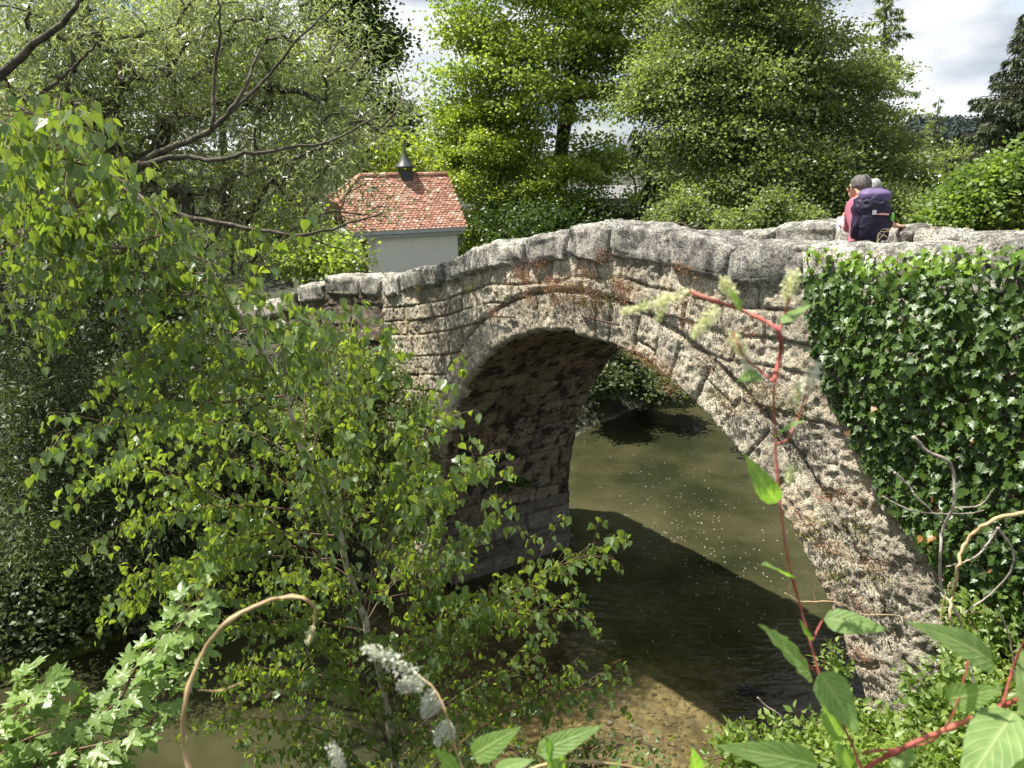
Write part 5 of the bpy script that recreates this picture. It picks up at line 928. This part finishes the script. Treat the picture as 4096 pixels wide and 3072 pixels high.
vine('knotweed_vine', 'blurred upright red stemmed vine with pale blossom in front of the bridge', 0.62,
     [([(3470, 3150), (3400, 2960), (3310, 2790), (3250, 2600), (3200, 2420), (3150, 2230), (3120, 2000), (3100, 1750), (3095, 1530)], 0.0013, None), ([(3095, 1530), (3120, 1420), (3115, 1330), (3060, 1285), (2960, 1240), (2850, 1200), (2760, 1168)], 0.0018, None),
      ([(3115, 1330), (3140, 1250), (3160, 1190)], 0.0010, None), ([(3095, 1530), (3040, 1480), (2980, 1430), (2930, 1330)], 0.0010, None), ([(3150, 1760), (3200, 1650), (3230, 1540)], 0.0008, None), ([(3250, 2560), (3290, 2480)], 0.001, None), ([(3100, 1780), (3150, 1760)], 0.0008, None), ([(2960, 1240), (2930, 1190)], 0.0008, None), ([(3180, 2600), (3260, 2690)], 0.001, None)],
     [((3108, 2010), (2995, 1850), 75, .62, .60), ((3150, 2305), (3055, 2240), 95, .62, .58), ((3243, 2700), (3040, 2495), 125, .62, .58), ((3295, 2475), (3560, 2515), 85, .62, .60), ((3280, 2690), (3440, 2940), 130, .6, .57), ((3290, 2830), (3400, 2990), 95, .6, .62), ((3270, 3065), (2940, 2985), 120, .6, .55), ((3240, 2560), (3200, 2475), 45, .62, .6),
      ((2965, 1245), (2925, 1150), 28, .62, .61), ((3125, 1295), (3250, 1200), 50, .62, .64), ((3040, 1500), (2955, 1515), 52, .62, .6), ((3105, 1745), (3200, 1665), 80, .62, .6), ((3420, 3100), (3330, 2960), 90, .6, .57), ((3060, 3120), (3140, 3010), 60, .6, .6)],
     [((2770, 1165), (2492, 1250), 44, 'bloom'), ((2665, 1180), (2630, 1285), 34, 'bloom'), ((2885, 1110), (2940, 1195), 40, 'bloom'), ((2870, 1225), (2775, 1345), 46, 'bloom'), ((3185, 1080), (3145, 1200), 46, 'bloom'), ((2915, 1320), (2975, 1420), 42, 'bloom'), ((2980, 1425), (3008, 1495), 34, 'bloomw'), ((3275, 1450), (3215, 1575), 46, 'bloomw'), ((3185, 1530), (3188, 1620), 30, 'bloom'), ((3172, 1860), (3150, 1940), 34, 'bloom')], M['redstem'], bs)
vine('knotweed_vine', 'thick blurred red stem crossing the lower right corner with large pale leaves', 0.58,
     [([(3380, 3140), (3500, 3050), (3650, 2975), (3850, 2890), (4000, 2830), (4150, 2760)], 0.0026, None), ([(3450, 3010), (3700, 2975), (3800, 2880), (3860, 2700), (3880, 2560)], 0.0009, None), ([(4010, 2820), (4060, 2650), (4130, 2500)], 0.0012, None)],
     [((3975, 2655), (3750, 2478), 120, .6, .55), ((3790, 2800), (3998, 2765), 105, .58, .55), ((4060, 2850), (3840, 3170), 190, .56, .5), ((4120, 2890), (4085, 2560), 85, .56, .6), ((4150, 2950), (4020, 3200), 160, .55, .5), ((3640, 2990), (3560, 3120), 70, .58, .56)], [], M['redstem'], W(4150, 3500, 0.5))
vine('knotweed_vine', 'blurred tan vine curling in an arch over the lower left foliage', 0.60,
     [([(780, 3160), (735, 2990), (735, 2850), (765, 2720), (830, 2580), (920, 2480), (1030, 2420), (1140, 2388), (1215, 2395), (1262, 2430)], 0.0021, None), ([(1262, 2430), (1255, 2500), (1232, 2570)], 0.0010, None), ([(790, 2760), (880, 2762), (965, 2730)], 0.0006, None)], [((1262, 2425), (1290, 2432), 14, .6, .6)], [((1250, 2510), (1230, 2575), 26, 'bloom')], M['tanstem'], W(800, 3500, 0.5))
vine('knotweed_vine', 'drooping vine tip with white blossom spikes at the bottom centre', 0.58,
     [([(1900, 3200), (1830, 3020), (1790, 2870), (1740, 2760), (1660, 2690)], 0.0010, None), ([(2050, 3110), (2170, 3060), (2330, 3045), (2540, 3070), (2700, 3120)], 0.0014, None)],
     [((1890, 3025), (2070, 2918), 95, .58, .56), ((2150, 3012), (2410, 2903), 85, .58, .57), ((1835, 3100), (1745, 2995), 80, .58, .56), ((1980, 3090), (2120, 3035), 65, .58, .57), ((2235, 3110), (2205, 2965), 85, .58, .57), ((2790, 3120), (2768, 2990), 75, .58, .56), ((2440, 3120), (2480, 3030), 50, .58, .57)],
     [((1660, 2690), (1455, 2590), 64, 'bloomw'), ((1690, 2730), (1600, 2745), 60, 'bloomw'), ((1730, 2765), (1700, 2860), 54, 'bloomw'), ((1760, 2800), (1720, 2850), 40, 'bloomw'), ((1790, 2890), (1750, 2970), 50, 'bloomw'), ((1800, 2900), (1810, 2960), 30, 'bloomw'), ((1320, 2980), (1370, 3075), 50, 'bloomw')], M['tanstem'], W(1950, 3500, 0.5))
def dry():
    t = thing('dry_vine', 'tangle of bare dry grey and tan vine stems before the ivy', 'vine', W(3950, 3300, 1.3))
    for pts, r, d, m in (([(4200, 2030), (4096, 2050), (3956, 2087), (3862, 2172), (3828, 2286), (3812, 2380), (3800, 2470), (3840, 2600)], 0.0042, 1.3, 'tanstem'), ([(3654, 1747), (3710, 1804), (3786, 1842), (3814, 1889), (3814, 2021), (3767, 2125), (3762, 2229), (3767, 2362), (3814, 2428), (3860, 2560), (3900, 2750), (3940, 2920), (4000, 3100)], 0.0036, 1.4, 'greystem'),
                         ([(3578, 1889), (3640, 1950), (3672, 1993), (3776, 2087)], 0.0026, 1.4, 'greystem'), ([(3530, 1985), (3606, 2026), (3691, 2050), (3862, 2054), (3937, 2040)], 0.0017, 1.4, 'greystem'), ([(3994, 2110), (3960, 2160), (3899, 2229), (3786, 2267)], 0.0024, 1.4, 'greystem'),
                         ([(3990, 2110), (4045, 2190), (4048, 2270), (3980, 2360), (3852, 2456)], 0.0026, 1.4, 'greystem'), ([(3814, 2031), (3918, 2021), (3975, 1955)], 0.0018, 1.45, 'greystem'), ([(3140, 2372), (3200, 2405), (3342, 2409), (3455, 2456), (3578, 2461), (3748, 2503)], 0.0014, 1.5, 'tanstem'),
                         ([(3262, 2405), (3255, 2370), (3262, 2340)], 0.0008, 1.5, 'tanstem'), ([(3190, 2405), (3155, 2370), (3165, 2330)], 0.0008, 1.5, 'tanstem'), ([(3790, 2430), (3720, 2440), (3650, 2480)], 0.0010, 1.5, 'greystem'), ([(3767, 2362), (3700, 2300), (3560, 2160)], 0.0010, 1.4, 'greystem'), ([(3990, 2420), (4040, 2560), (4060, 2720)], 0.0018, 1.4, 'greystem'), ([(3800, 2330), (3770, 2420), (3760, 2500)], 0.0016, 1.4, 'tanstem'),
                         ([(2960, 2870), (2975, 2900), (3010, 2960), (3060, 3010)], 0.0016, 1.6, 'greystem'), ([(3030, 2790), (3060, 2820), (3120, 2860), (3150, 2900)], 0.0020, 1.6, 'greystem'), ([(2520, 2900), (2580, 2930), (2600, 2980), (2590, 3060)], 0.0013, 1.4, 'greystem')):
        mb = MB(); q = spline([W(x, y, d+0.02*math.sin(3*i)) for i, (x, y) in enumerate(pts)], 50); mb.tube(q+gauss(50, r*0.25), np.linspace(r, r*0.55, 50), 7); mb.build('dry_stem', M[m], t, True)
dry()
